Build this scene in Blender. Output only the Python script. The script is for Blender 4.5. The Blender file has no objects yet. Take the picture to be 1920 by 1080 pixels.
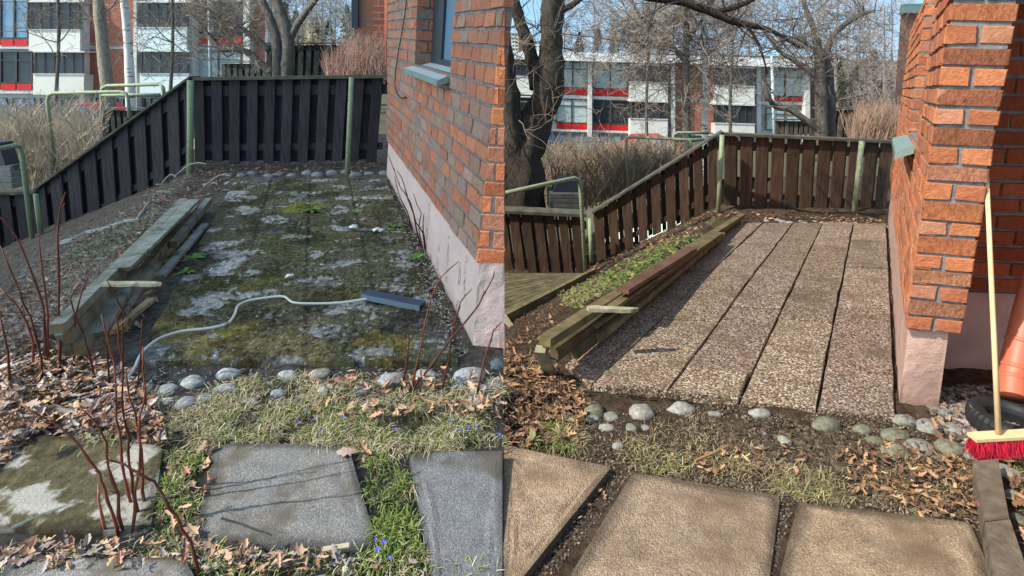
import bpy, math, random
from mathutils import Vector, noise
random.seed(7)
R = random.uniform
sc = bpy.context.scene
# ---------------------------------------------------------------- camera, world, sun, exposure
FPX = 1100.0; PITCH = math.radians(10); PY = 314.0; CZ = 1.6
cam = bpy.data.objects.new("camera", bpy.data.cameras.new("camera")); sc.collection.objects.link(cam)
cam.location = (0, 0, CZ); cam.rotation_euler = (math.pi/2 - PITCH, 0, 0)
cam.data.sensor_width = 36.0; cam.data.lens = 36.0*FPX/1920; cam.data.shift_y = (PY-540)/1920
cam.data.clip_start = 0.05; cam.data.clip_end = 3000
sc.camera = cam
TOSUN = Vector((-0.80, -0.33, 0.84)).normalized()
w = bpy.data.worlds.new("World"); sc.world = w; w.use_nodes = True
nt = w.node_tree; sky = nt.nodes.new("ShaderNodeTexSky"); sky.sky_type = 'NISHITA'; sky.sun_disc = False
sky.sun_elevation = math.asin(TOSUN.z); sky.sun_rotation = math.atan2(TOSUN.x, TOSUN.y)
sky.dust_density = 1.2; sky.ozone_density = 1.0
bg = nt.nodes["Background"]; bg.inputs[1].default_value = 0.15
tcw = nt.nodes.new("ShaderNodeTexCoord"); va = nt.nodes.new("ShaderNodeVectorMath"); va.operation = 'ADD'; va.inputs[1].default_value = (0, 0, 0.32)
vn = nt.nodes.new("ShaderNodeVectorMath"); vn.operation = 'NORMALIZE'
nt.links.new(tcw.outputs["Generated"], va.inputs[0]); nt.links.new(va.outputs[0], vn.inputs[0]); nt.links.new(vn.outputs[0], sky.inputs[0])
tm = nt.nodes.new("ShaderNodeVectorMath"); tm.operation = 'MULTIPLY'; tm.inputs[1].default_value = (1.0, 1.10, 0.97)
nt.links.new(sky.outputs[0], tm.inputs[0]); nt.links.new(tm.outputs[0], bg.inputs[0])
sl = bpy.data.lights.new("sun", 'SUN'); sl.energy = 2.9; sl.angle = math.radians(0.5); sl.color = (1, 0.93, 0.83)
sun = bpy.data.objects.new("sun", sl); sc.collection.objects.link(sun)
sun.rotation_euler = (-TOSUN).to_track_quat('-Z', 'Y').to_euler(); sun.location = TOSUN*40
sc.view_settings.view_transform = 'Standard'; sc.view_settings.look = 'None'
sc.view_settings.exposure = 1.12; sc.view_settings.gamma = 1
# ---------------------------------------------------------------- measuring helpers
CP, SP = math.cos(PITCH), math.sin(PITCH)
def ray(x, y):
    u = (x-960)/FPX; v = (PY-y)/FPX
    return Vector((u, CP+v*SP, -SP+v*CP))
def at(x, y, Y):                       # the point seen at (x, y) standing Y metres ahead
    d = ray(x, y); t = Y/d.y
    return Vector((d.x*t, Y, CZ+d.z*t))
def proj(p):
    a = p.y*CP-(p.z-CZ)*SP; b = p.y*SP+(p.z-CZ)*CP
    return 960+FPX*p.x/a, PY-FPX*b/a
def planeL(x, y, h=0):
    d = ray(x, y); t = (CZ-h)/(0.0525*d.y-d.z); return Vector((d.x*t, d.y*t, CZ+d.z*t))
def planeR(x, y, h=0):
    d = ray(x, y); t = (CZ-0.15-h)/(-0.049*d.y-d.z); return Vector((d.x*t, d.y*t, CZ+d.z*t))
SEAM = -0.0157
def seam(Y): return SEAM*Y
def sst(a, b, x):
    t = max(0., min(1., (x-a)/(b-a))); return t*t*(3-2*t)
def lin(p, q, Y): return p.x+(q.x-p.x)*(Y-p.y)/(q.y-p.y)
LA, LB = planeL(250, 690), planeL(440, 340)       # left edge of the mossy patio
RA, RB = planeR(1107, 735), planeR(1430, 423)     # left edge of the clean patio
def hL(X, Y):
    z = 0.0525*min(Y, 9)
    d = max(0, lin(LA, LB, Y)-0.45-X)
    z -= min(1.25, 0.42*max(0, d-0.1))*sst(2.3, 3.6, Y)
    return z
def hR(X, Y):
    z = 0.15-0.049*min(Y, 9)
    d = max(0, lin(RA, RB, Y)-0.5-X)
    z -= min(1.35, 0.5*max(0, d-0.1))*sst(2.5, 4.2, Y)
    return z
def far_drop(Y): return 3.6*sst(9.0, 22, Y)
def hgt(X, Y):
    return (hL(X, Y) if X < seam(Y) else hR(X, Y))-far_drop(Y)
def G(x, y, h=0):                      # the point of the ground seen at (x, y)
    d = ray(x, y); t = 1.0
    H = hL if x < 943 else hR
    while t < 60:
        p = d*t
        if CZ+p.z < H(p.x, p.y)-far_drop(p.y)+h: break
        t += 0.015
    return Vector((d.x*t, d.y*t, CZ+d.z*t))
# ---------------------------------------------------------------- mesh helpers
class MB:
    def __init__(s): s.v = []; s.f = []; s.c = []; s.col = (1, 1, 1)
    def add(s, vs, fs):
        b = len(s.v); s.v += [tuple(v) for v in vs]; s.c += [s.col]*len(vs)
        s.f += [tuple(b+i for i in f) for f in fs]
    def hexa(s, a, b):                 # two rings of four points
        s.add(list(a)+list(b), [(0,1,2,3), (7,6,5,4), (0,4,5,1), (1,5,6,2), (2,6,7,3), (3,7,4,0)])
    def slab(s, pts, off):             # a polygon given thickness
        n = len(pts); off = Vector(off)
        s.add(list(pts)+[p+off for p in pts], [tuple(range(n)), tuple(range(2*n-1, n-1, -1))]+[(i, i+n, (i+1) % n+n, (i+1) % n) for i in range(n)])
    def box(s, lo, hi):
        x0, y0, z0 = lo; x1, y1, z1 = hi
        s.hexa([Vector(q) for q in ((x0,y0,z0),(x1,y0,z0),(x1,y0,z1),(x0,y0,z1))], [Vector(q) for q in ((x0,y1,z0),(x1,y1,z0),(x1,y1,z1),(x0,y1,z1))])
    def beam(s, a, b, wd, ht, up=Vector((0,0,1)), jit=0, point=0):
        d = (b-a).normalized(); sd = d.cross(up).normalized(); u = sd.cross(d)
        n = 6; rings = []
        for i in range(n+1):
            t = i/n; c = a.lerp(b, t); k = 1
            if point and t > 0.8: k = 1-(t-0.8)/0.2*point
            j = [Vector((R(-jit,jit),)*3) for _ in range(4)]
            rings.append([c-sd*wd/2*k-u*ht/2+j[0], c+sd*wd/2*k-u*ht/2+j[1], c+sd*wd/2*k+u*ht/2+j[2], c-sd*wd/2*k+u*ht/2+j[3]])
        vs = [v for r in rings for v in r]
        fs = [(0,1,2,3), tuple(4*n+i for i in (3,2,1,0))]
        for i in range(n):
            for k in range(4): fs.append((4*i+k, 4*i+4+k, 4*i+4+(k+1) % 4, 4*i+(k+1) % 4))
        s.add(vs, fs)
    def tube(s, pts, rad, n=6, cap=True, rough=0):
        m = len(pts); vs = []; pts = [Vector(p) for p in pts]
        ref = Vector((0.3, 0.9, 0.1))
        for i, p in enumerate(pts):
            d = (pts[min(i+1, m-1)]-pts[max(i-1, 0)])
            if d.length < 1e-9: d = Vector((0,0,1))
            d.normalize(); a = d.cross(ref)
            if a.length < 0.05: a = d.cross(Vector((1,0,0)))
            a.normalize(); b = d.cross(a)
            r = rad[i] if isinstance(rad, (list, tuple)) else rad
            for k in range(n):
                g = 2*math.pi*k/n; rr = r
                if rough: rr = r*(1+rough*noise.noise(p*3/max(.2, r*4)+Vector((math.cos(g), math.sin(g), 0))*1.5))
                vs.append(p+(a*math.cos(g)+b*math.sin(g))*rr)
        fs = []
        for i in range(m-1):
            for k in range(n): fs.append((i*n+k, i*n+(k+1) % n, (i+1)*n+(k+1) % n, (i+1)*n+k))
        if cap: fs.append(tuple(range(n-1, -1, -1))); fs.append(tuple((m-1)*n+k for k in range(n)))
        s.add(vs, fs)
    def px(s, quad, Y, thick):         # a board whose front shows at four pixels
        Ys = Y if isinstance(Y, (list, tuple)) else [Y]*len(quad)
        s.slab([at(q[0], q[1], yy) for q, yy in zip(quad, Ys)], (0, thick, 0))
    def rect(s, x0, y0, x1, y1, Y, thick): s.px([(x0,y1),(x1,y1),(x1,y0),(x0,y0)], Y, thick)
    def build(s, name, m, parent=None, smooth=False):
        me = bpy.data.meshes.new(name); me.from_pydata(s.v, [], s.f)
        at_ = me.color_attributes.new("Col", 'FLOAT_COLOR', 'POINT')
        at_.data.foreach_set("color", [q for c in s.c for q in (c[0], c[1], c[2], 1)])
        me.materials.append(m)
        if smooth: me.polygons.foreach_set("use_smooth", [True]*len(me.polygons))
        me.validate(); me.update()
        o = bpy.data.objects.new(name, me); sc.collection.objects.link(o)
        if parent:
            o.parent = parent; o.matrix_parent_inverse = parent_inv(parent)
        return o
def parent_inv(p):
    from mathutils import Matrix
    if p.parent: return Matrix.Identity(4)   # a part stands at the world origin
    return (Matrix.Translation(p.location) @ p.rotation_euler.to_matrix().to_4x4()).inverted()
def tag(o, label, cat, group=None):
    o["label"] = label; o["category"] = cat
    if group: o["group"] = group
    return o
def thing(name, label, cat, loc, group=None):
    o = bpy.data.objects.new(name, None); sc.collection.objects.link(o); o.location = loc
    o.empty_display_size = 0.1
    return tag(o, label, cat, group)
def struct(o, kind="structure"): o["kind"] = kind; return o
def rc(c, v=0.15):
    k = 1+R(-v, v); return (c[0]*k, c[1]*k*(1+R(-v,v)*.25), c[2]*k*(1+R(-v,v)*.3))
# ---------------------------------------------------------------- materials
def M(name, c1, c2=None, scale=8, rough=0.85, bump=0.3, bscale=None, bdist=0.01, attr=False, stretch=None, c3=None, c3scale=2, c3at=0.55, vor=None, spec=0.3, metal=0, detail=6, c3w=0.08):
    m = bpy.data.materials.new(name); m.use_nodes = True; n = m.node_tree; N = n.nodes; L = n.links
    b = N["Principled BSDF"]; b.inputs["Roughness"].default_value = rough; b.inputs["Specular IOR Level"].default_value = spec; b.inputs["Metallic"].default_value = metal
    tc = N.new("ShaderNodeTexCoord"); mp = N.new("ShaderNodeMapping"); L.new(tc.outputs["Object"], mp.inputs[0])
    if stretch: mp.inputs["Scale"].default_value = stretch
    vec = mp.outputs[0]
    def nz(s, det=detail, ro=0.6, v=vec):
        q = N.new("ShaderNodeTexNoise"); q.inputs["Scale"].default_value = s; q.inputs["Detail"].default_value = det; q.inputs["Roughness"].default_value = ro; L.new(v, q.inputs["Vector"]); return q
    def ramp(src, stops):
        q = N.new("ShaderNodeValToRGB"); L.new(src, q.inputs[0]); e = q.color_ramp.elements
        while len(e) > 1: e.remove(e[-1])
        e[0].position, e[0].color = stops[0][0], (*stops[0][1], 1)
        for p, c in stops[1:]: z = e.new(p); z.color = (*c, 1)
        return q.outputs[0]
    def mix(f, a, b_, mode='MIX'):
        q = N.new("ShaderNodeMix"); q.data_type = 'RGBA'; q.blend_type = mode
        if isinstance(f, float): q.inputs[0].default_value = f
        else: L.new(f, q.inputs[0])
        for k, s_ in ((6, a), (7, b_)):
            if isinstance(s_, tuple): q.inputs[k].default_value = (*s_, 1)
            else: L.new(s_, q.inputs[k])
        return q.outputs[2]
    c2 = c2 or c1
    a = nz(scale); col = ramp(a.outputs["Fac"], [(0.32, c1), (0.68, c2)])
    hsrc = None
    if vor:                            # pebbles: one colour per cell
        v = N.new("ShaderNodeTexVoronoi"); v.inputs["Scale"].default_value = vor[0]; L.new(vec, v.inputs["Vector"])
        sep = N.new("ShaderNodeSeparateColor"); L.new(v.outputs["Color"], sep.inputs[0])
        pc = ramp(sep.outputs[0], vor[1]); col = mix(vor[2], col, pc)
        dr = ramp(v.outputs["Distance"], [(0.3, (1,1,1)), (0.75, (vor[3],)*3)]); col = mix(1.0, col, dr, 'MULTIPLY')
        hsrc = v.outputs["Distance"]
    if c3:
        q = nz(c3scale); f = ramp(q.outputs["Fac"], [(c3at, (0,0,0)), (c3at+c3w, (1,1,1))]); col = mix(f, col, c3)
    if attr:
        t = N.new("ShaderNodeAttribute"); t.attribute_name = "Col"; col = mix(1.0, col, t.outputs["Color"], 'MULTIPLY')
    L.new(col, b.inputs["Base Color"])
    if bump:
        bn = N.new("ShaderNodeBump"); bn.inputs["Strength"].default_value = bump; bn.inputs["Distance"].default_value = bdist
        if hsrc: bn.invert = True; L.new(hsrc, bn.inputs["Height"])
        else: L.new(nz(bscale or scale*4, 8, 0.7).outputs["Fac"], bn.inputs["Height"])
        L.new(bn.outputs[0], b.inputs["Normal"])
    return m
W1 = (0.75, 0.75, 0.75); W2 = (1.2, 1.2, 1.2)
m_brick = M("brick", (0.78,0.76,0.74), (1.12,1.1,1.08), 40, 0.9, 1.0, 90, 0.010, attr=True, c3=(0.68,0.62,0.58), c3scale=13, c3at=0.6, c3w=.12, spec=0.1)
m_brick_groove = M("grooved brick", (0.6,0.56,0.52), (1.2,1.17,1.12), 45, 0.9, 1.0, 80, 0.022, attr=True, stretch=(1.8, 1.8, 0.7), spec=0.1)
m_mortar = M("mortar", (0.13,0.12,0.12), (0.25,0.24,0.235), 25, 0.95, 0.6, 120, spec=0.1)
m_found = M("pink painted foundation", (0.38,0.24,0.19), (0.50,0.33,0.27), 6, 0.8, 0.7, 45, 0.01, c3=(0.34,0.27,0.25), c3scale=9, c3at=0.66)
m_found2 = M("pale painted foundation", (0.52,0.41,0.39), (0.60,0.48,0.46), 5, 0.8, 0.5, 45, 0.01, c3=(0.45,0.4,0.4), c3scale=11, c3at=0.68)
m_green_sheet = M("green sheet metal", (0.16,0.23,0.21), (0.2,0.28,0.26), 9, 0.45, 0.05, spec=0.5)
m_pale_sheet = M("pale sheet metal", (0.42,0.52,0.56), (0.5,0.6,0.64), 9, 0.35, 0.05, spec=0.5)
m_frame_dark = M("dark window frame", (0.02,0.03,0.04), (0.03,0.04,0.055), 5, 0.4, 0.05)
m_glass = M("window glass", (0.015,0.02,0.025), (0.04,0.05,0.055), 0.5, 0.12, 0, spec=0.35)
m_glass_blue = M("window glass reflecting", (0.06,0.14,0.24), (0.14,0.26,0.38), 0.4, 0.12, 0, spec=0.8)
m_glass_pale = M("pale curtain behind glass", (0.26,0.34,0.33), (0.48,0.56,0.55), 0.8, 0.3, 0, spec=0.6)
m_blackcable = M("black cable", (0.015,0.015,0.02), None, 5, 0.5, 0)
m_fdark = M("dark stained board", (0.016,0.014,0.018), (0.050,0.043,0.050), 6, 0.8, 0.5, 25, attr=True, stretch=(6,6,0.7))
m_fbrown = M("brown stained board", (0.038,0.020,0.013), (0.105,0.06,0.036), 5, 0.8, 0.6, 25, attr=True, stretch=(7,7,0.8), c3=(0.06,0.065,0.035), c3scale=4, c3at=0.6)
m_cap = M("weathered cap rail", (0.055,0.055,0.04), (0.13,0.12,0.09), 8, 0.9, 0.5, 40, attr=True)
m_post = M("green painted steel", (0.21,0.26,0.15), (0.31,0.36,0.22), 14, 0.55, 0.2, 50, attr=True, c3=(0.10,0.12,0.07), c3scale=14, c3at=0.6)
m_wood = M("grey weathered wood", (0.15,0.15,0.125), (0.32,0.31,0.27), 9, 0.9, 0.6, 30, attr=True, c3=(0.08,0.09,0.06), c3scale=5, c3at=0.6)
m_earth = M("earth", (0.45,0.45,0.45), (1.5,1.5,1.5), 22, 1.0, 1.0, 60, 0.03, attr=True, spec=0.05, detail=10, c3=(2.3,2.2,2.0), c3scale=70, c3at=0.64)
m_moss = M("mossy aggregate slabs", (0.4,0.4,0.4), (1.7,1.7,1.7), 30, 1.0, 1.0, 120, 0.014, attr=True, spec=0.05, detail=12, c3=(3.2,3.2,3.2), c3scale=55, c3at=0.61, c3w=.05)
PEB = [(0.0,(0.08,0.05,0.035)), (0.18,(0.24,0.145,0.10)), (0.4,(0.42,0.28,0.205)), (0.58,(0.29,0.20,0.14)), (0.76,(0.48,0.36,0.275)), (0.93,(0.66,0.57,0.45))]
m_aggr = M("exposed aggregate", (0.22,0.16,0.11), (0.38,0.28,0.20), 12, 0.85, 0.9, None, 0.005, attr=True, vor=(98, PEB, 0.8, 0.22), c3=(0.12,0.085,0.052), c3scale=3.2, c3at=0.5, c3w=0.22)
SAND = [(0.0,(0.10,0.065,0.04)), (0.25,(0.25,0.18,0.12)), (0.5,(0.40,0.29,0.19)), (0.75,(0.30,0.22,0.15)), (0.92,(0.58,0.46,0.34))]
GRIT = [(0.0,(0.09,0.092,0.09)), (0.3,(0.15,0.153,0.155)), (0.6,(0.19,0.193,0.197)), (0.94,(0.34,0.34,0.34))]
m_slab = M("grey concrete slab", (0.13,0.133,0.137), (0.21,0.213,0.218), 9, 0.9, 0.6, None, 0.003, attr=True, vor=(230, GRIT, 0.45, 0.7), c3=(0.10,0.09,0.075), c3scale=5, c3at=0.52, c3w=0.10, detail=14)
m_slab_moss = M("mossy concrete slab", (0.035,0.033,0.015), (0.12,0.105,0.055), 26, 0.95, 0.9, 70, 0.012, attr=True, c3=(0.34,0.34,0.32), c3scale=5, c3at=0.50, c3w=0.05, detail=14)
m_slab_sand = M("sandy concrete slab", (0.20,0.14,0.095), (0.44,0.32,0.215), 11, 0.95, 0.8, None, 0.004, attr=True, vor=(190, SAND, 0.38, 0.65), c3=(0.15,0.10,0.062), c3scale=4.2, c3at=0.49, c3w=0.2, detail=14)
m_stone = M("cobble", (0.5,0.5,0.48), (1.3,1.3,1.3), 45, 0.9, 0.6, 90, 0.01, attr=True, c3=(0.35,0.33,0.28), c3scale=9, c3at=0.55, c3w=.2)
m_leaf = M("dry oak leaf", (0.7,0.7,0.7), (1.15,1.15,1.15), 20, 0.75, 0.2, attr=True)
m_grass = M("grass blades", (0.85,0.85,0.85), (1.1,1.1,1.1), 20, 0.8, 0, attr=True, spec=0.15)
m_bark = M("bark", (0.55,0.55,0.55), (1.3,1.3,1.3), 18, 0.95, 1.0, 40, 0.05, attr=True, stretch=(1.6,1.6,0.6), spec=0.1)
m_twig = M("twig bark", (0.7,0.7,0.7), (1.2,1.2,1.2), 3, 0.9, 0, attr=True, spec=0.1)
m_birch = M("birch bark", (0.62,0.60,0.57), (0.75,0.73,0.70), 3, 0.85, 0.3, 20, c3=(0.10,0.09,0.085), c3scale=3, c3at=0.56, stretch=(0.6,0.6,3))

ORD = "first second third fourth fifth sixth seventh eighth ninth tenth eleventh twelfth thirteenth fourteenth fifteenth sixteenth seventeenth eighteenth nineteenth twentieth".split()
def rank(objs):                        # look-alikes in a row: say which one from the left
    objs = sorted(objs, key=lambda o: proj(o.location if o.location.length > 0 else Vector(o.data.vertices[0].co))[0])
    for i, o in enumerate(objs):
        o["label"] = ", ".join((o["label"], ("leftmost" if i == 0 else ("rightmost" if i == len(objs)-1 else ORD[i]+" from the left"))))
# ================================================================ THE SETTING
def sheet(name, H, side, x0, x1, y0, y1, st, mat, colf, edge=None, amp=0.012):
    mb = MB(); nx = int((x1-x0)/st); ny = int((y1-y0)/st)
    for j in range(ny+1):
        Y = y0+j*st
        for i in range(nx+1):
            X = x0+(x1-x0)*i/nx
            if side < 0:   X = x0+(seam(Y)-x0)*i/nx
            elif side > 0: X = seam(Y)+(x1-seam(Y))*i/nx
            z = H(X, Y)-far_drop(Y)
            q = Vector((X, Y, 0))
            am = amp*(.3 if (side > 0 and Y < 2.35) else 1); z += am*noise.noise(q*5)*1.2+am*0.8*noise.noise(q*17)
            mb.v.append((X, Y, z)); mb.c.append(colf(X, Y))
    for j in range(ny):
        for i in range(nx):
            a = j*(nx+1)+i; mb.f.append((a, a+1, a+nx+2, a+nx+1))
    if side < 0:                       # the bank between the two levels
        b = len(mb.v)
        for j in range(ny+1):
            v = mb.v[j*(nx+1)+nx]; mb.v.append((v[0]-.01, v[1], v[2]-1.2)); mb.c.append((.05,.04,.03))
        for j in range(ny): mb.f.append((j*(nx+1)+nx, b+j, b+j+1, (j+1)*(nx+1)+nx))
    return struct(mb.build(name, mat))
def blobs(p, lst, base):
    r = list(base)
    for cx, cy, rad, c in lst:
        d = math.hypot(p[0]-cx, p[1]-cy)+0.35*rad*noise.noise(Vector((p[0]*5, p[1]*5, cx)))
        k = 1-sst(rad*0.55, rad, d)
        if k > 0: r = [r[i]+(c[i]-r[i])*k for i in range(3)]
    return r
EARTH_L = (0.15, 0.125, 0.105); EARTH_R = (0.085, 0.060, 0.041)
def gl(x, y, r, c): p = G(x, y); return (p.x, p.y, r*p.y/1100, c)
BL = [gl(200,600,140,(0.10,0.09,0.085)), gl(230,440,60,(0.09,0.10,0.06)), gl(650,770,160,(0.16,0.14,0.085)), gl(820,780,140,(0.16,0.14,0.08)), gl(350,900,60,(0.08,0.09,0.04)), gl(740,960,50,(0.07,0.09,0.035)), gl(60,760,90,(0.13,0.09,0.065))]
BRR = [gl(1200,500,60,(0.07,0.08,0.03)), gl(1250,830,100,(0.07,0.06,0.03)), gl(1500,880,120,(0.075,0.055,0.035)), gl(1700,890,80,(0.09,0.06,0.035)), gl(960,700,60,(0.07,0.045,0.03))]
def cl(X, Y):
    return blobs((X, Y), BL, EARTH_L)
def cr(X, Y):
    return blobs((X, Y), BRR, EARTH_R)
sheet("ground", hL, -1, -12, 0, 0.6, 12, 0.065, m_earth, cl, amp=0.022)
sheet("ground", hR, 1, 0, 9, 0.6, 12, 0.065, m_earth, cr, amp=0.022)
def far_sheet():
    mb = MB(); n = 60
    for j in range(n+1):
        Y = 11.5*(1500/11.5)**(j/n)
        for i in range(n+1):
            X = (-1.2+2.4*i/n)*(Y+25)
            z = min(hL(X, 9), hR(X, 9))-.1-far_drop(Y) if Y < 24 else -4.6
            k = sst(60, 250, Y)*7*(1+0.5*math.sin(X*.013+1)); mb.v.append((X, Y, z+k+.3*noise.noise(Vector((X*.2, Y*.2, 3)))))
            mb.c.append((0.10, 0.09, 0.06))
    for j in range(n):
        for i in range(n):
            a = j*(n+1)+i; mb.f.append((a, a+1, a+n+2, a+n+1))
    return struct(mb.build("terrain", m_earth))
far_sheet()
mb = MB(); mb.v = [(-30,-12,-.25),(30,-12,-.25),(30,0.9,-.12),(-30,0.9,-.12)]; mb.c = [EARTH_L]*4; mb.f = [(0,1,2,3)]
struct(mb.build("terrain", m_earth))

# --- mossy patio (before)
MOSS = (0.2,0.18,0.05); DARK = (0.085,0.08,0.065); OLIVE = (0.125,0.12,0.05); PALE = (0.42,0.41,0.40); GOLD = (0.30,0.23,0.09)
bl = [gl(300,620,40,GOLD), gl(430,645,95,GOLD), gl(560,660,80,(0.20,0.165,0.06)), gl(340,640,60,(0.24,0.19,0.08)), gl(430,640,35,(0.30,0.27,0.05)), gl(720,655,80,(0.22,0.17,0.06)), gl(650,560,50,OLIVE), gl(460,545,90,OLIVE), gl(570,395,45,(0.20,0.20,0.05)), gl(420,510,40,PALE), gl(400,470,28,PALE), gl(450,495,22,PALE), gl(440,370,30,PALE), gl(480,340,40,(0.16,0.15,0.15)), gl(400,440,22,PALE), gl(360,530,26,PALE), gl(600,385,16,(.2,.2,.2)), gl(700,345,60,(0.12,0.12,0.12)), gl(760,620,60,DARK), gl(560,470,120,(0.10,0.10,0.05)), gl(600,420,60,(0.09,0.09,0.055)), gl(350,600,50,(0.14,0.11,0.05)), gl(640,500,30,(0.14,0.13,0.12)), gl(520,440,25,(0.16,0.16,0.15)), gl(840,640,50,(0.11,0.1,0.09)), gl(500,675,150,(0.22,0.175,0.085)), gl(300,560,30,(0.2,0.19,0.18)), gl(350,470,25,(.18,.17,.17))]
def patio_left():
    mb = MB(); nx, ny = 260, 300
    for j in range(ny+1):
        Y = LA.y+(LB.y-LA.y)*1.0*j/ny
        xl = lin(LA, LB, Y); a, b = planeL(862, 690), planeL(722, 335); xr = lin(a, b, Y)
        for i in range(nx+1):
            X = xl+(xr-xl)*i/nx; e = min(i, nx-i, j, ny-j)
            z = 0.0525*Y+0.035+0.012*noise.noise(Vector((X*4, Y*4, 0)))+0.006*noise.noise(Vector((X*14, Y*14, 5)))
            jx = (X-xl)/0.42; jy = (Y-LA.y)/0.8
            g = min(abs(jx-round(jx))*0.42, abs(jy-round(jy))*0.8)
            k = 1-sst(0, 0.03, g)
            z -= 0.007*k
            if e == 0: z -= 0.09
            c = blobs((X, Y), bl, (0.12, 0.112, 0.068))
            n_ = noise.noise(Vector((X*3.6, Y*5.5, 9)))+.5*noise.noise(Vector((X*9, Y*15, 2)))
            n_ += .45*noise.noise(Vector((X*30, Y*34, 1)))
            if n_ > 0.25: kk = min(.8, (n_-0.25)*9); c = [c[q]+(PALE[q]-c[q])*kk for q in range(3)]; z -= .008*kk
            else: z += .007*abs(noise.noise(Vector((X*38, Y*38, 3))))
            n2 = noise.noise(Vector((X*4, Y*4, 31)))
            if n2+.4*noise.noise(Vector((X*22, Y*22, 8))) < -0.12: c = [q*0.55 for q in c]
            c = [q*(1-.22*k) for q in c]
            mb.v.append((X, Y, z)); mb.c.append(tuple(c))
    for j in range(ny):
        for i in range(nx):
            a = j*(nx+1)+i; mb.f.append((a, a+1, a+nx+2, a+nx+1))
    return struct(mb.build("patio", m_moss))
patio_L = patio_left()

# --- clean patio (after): rows of separate aggregate slabs
LINES = [((1058,695),(1383,423)), ((1107,735),(1430,423)), ((1248,748),(1487,422)), ((1385,762),(1543,422)), ((1530,777),(1600,424)), ((1680,790),(1661,424))]
def patio_right():
    mb = MB(); W = [(planeR(*a), planeR(*b)) for a, b in LINES]
    offs = [0.15, 0.0, 0.3, 0.12, 0.42]
    for c in range(5):
        a0, a1 = W[c]; b0, b1 = W[c+1]
        cuts = [0]+[t for t in [(k+offs[c])*0.235 for k in range(0, 5)] if 0.06 < t < 0.95]+[1]
        for k in range(len(cuts)-1):
            t0, t1 = cuts[k]+.0012, cuts[k+1]-.0012; gx = 0.012
            n = 5; dz = R(-0.006, 0.006)+0.035; tl = R(-.004,.004)
            k_ = R(.8,1.08); mb.col = (k_, k_*R(.96,1.02), k_*R(.9,1.02))
            def pt(s, t): return a0.lerp(a1, t).lerp(b0.lerp(b1, t), s)+Vector((0,0,dz+tl*s))
            e = gx/ (b0-a0).length; w0 = R(0.0,1.0)*e; w1 = R(0.0,1.0)*e; q0 = R(0,1)*e; q1 = R(0,1)*e
            c4 = []; ns = 14; sd = R(0,99)
            for i in range(ns+1): t = t0+(t1-t0)*i/ns; c4.append(pt(1-e*(.3+1.2*abs(noise.noise(Vector((t*9+sd, c, 1))))), t))
            for i in range(ns+1): t = t1+(t0-t1)*i/ns; c4.append(pt(e*(.3+1.2*abs(noise.noise(Vector((t*9+sd, c, 7))))), t))
            cen = sum(c4, Vector())/len(c4); m_ = len(c4)
            top = [p+(cen-p).normalized()*0.006 for p in c4]; mid = [p-Vector((0,0,0.007)) for p in c4]; bot = [p-Vector((0,0,0.07)) for p in c4]
            mb.add(top+mid+bot, [tuple(range(m_))]+[(m_+i, m_+(i+1) % m_, (i+1) % m_, i) for i in range(m_)]+[(2*m_+i, 2*m_+(i+1) % m_, m_+(i+1) % m_, m_+i) for i in range(m_)])
    return struct(mb.build("patio", m_aggr))
patio_R = patio_right()

# --- stepping slabs
def step_slab(name, pts, mat, label, plane, h=0.03, group=None, round_=0.22, col=(1,1,1), sharp=()):
    P = [plane(x, y) for x, y in pts]; n = len(P); out = []
    for i in range(n):                 # round the corners
        a, b, c = P[i-1], P[i], P[(i+1) % n]
        rd = .004 if i in sharp else round_*.5; p, q = b.lerp(a, rd), b.lerp(c, rd)
        for t in (0, .25, .5, .75, 1): out.append(p.lerp(b, t).lerp(b.lerp(q, t), t))
        nx_ = (P[(i+1) % n]).lerp(b, (.004 if (i+1) % n in sharp else round_*.5))
        for t in range(1, 12): out.append(q.lerp(nx_, t/12))
    cen = sum(out, Vector())/len(out); rings = []
    KS = ((1.0,-0.05), (1.0, h-.008), (0.985, h), (0.95,h), (0.91,h), (0.86, h), (0.8, h), (0.7,h), (0.55, h), (0.3, h))
    for k, dz in KS:
        rings.append([cen+(p-cen)*(k if not (sharp and k > .9) else 1)+Vector((0,0,dz+(.006*noise.noise(p*k*5) if k < .98 else 0))) for p in out])
    m = len(out); vs = [v for r in rings for v in r]+[cen+Vector((0,0,h))]
    fs = [(r*m+i, r*m+(i+1) % m, (r+1)*m+(i+1) % m, (r+1)*m+i) for r in range(len(rings)-1) for i in range(m)]
    fs += [((len(rings)-1)*m+i, (len(rings)-1)*m+(i+1) % m, len(vs)-1) for i in range(m)]
    mb = MB(); mb.col = col; mb.add(vs, fs)
    for ri, (k, dz) in enumerate(KS):  # soil left along the rim of the slab
        for i in range(m):
            v = Vector(vs[ri*m+i]); q = sst(.80+.13*noise.noise(v*3.5), .97, k+.05*noise.noise(v*9)); g = 1-.6*q; mb.c[ri*m+i] = (col[0]*g, col[1]*g*.97, col[2]*g*.92)
    o = mb.build(name, mat, smooth=False)
    return tag(o, label, "paving slab", group)
LEFT = []
gL = "grey stepping slabs in front of the mossy patio"; gR = "sandy stepping slabs in front of the clean patio"
step_slab("paving_slab", [(-90,1000),(60,822),(310,842),(285,1010)], m_slab_moss, "stepping slab covered in dark moss and white lichen, leftmost of the row", planeL, 0.02, gL)
step_slab("paving_slab", [(362,1030),(402,838),(655,842),(712,1040)], m_slab, "bare grey stepping slab with rounded corners between two strips of grass", planeL, 0.02, gL, .3)
step_slab("paving_slab", [(815,1120),(765,858),(942,853),(942,1120)], m_slab, "blotchy blue grey stepping slab to the right of the green grass strip", planeL, 0.02, gL, .12, (0.85,.88,.95), (2,3))
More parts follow.
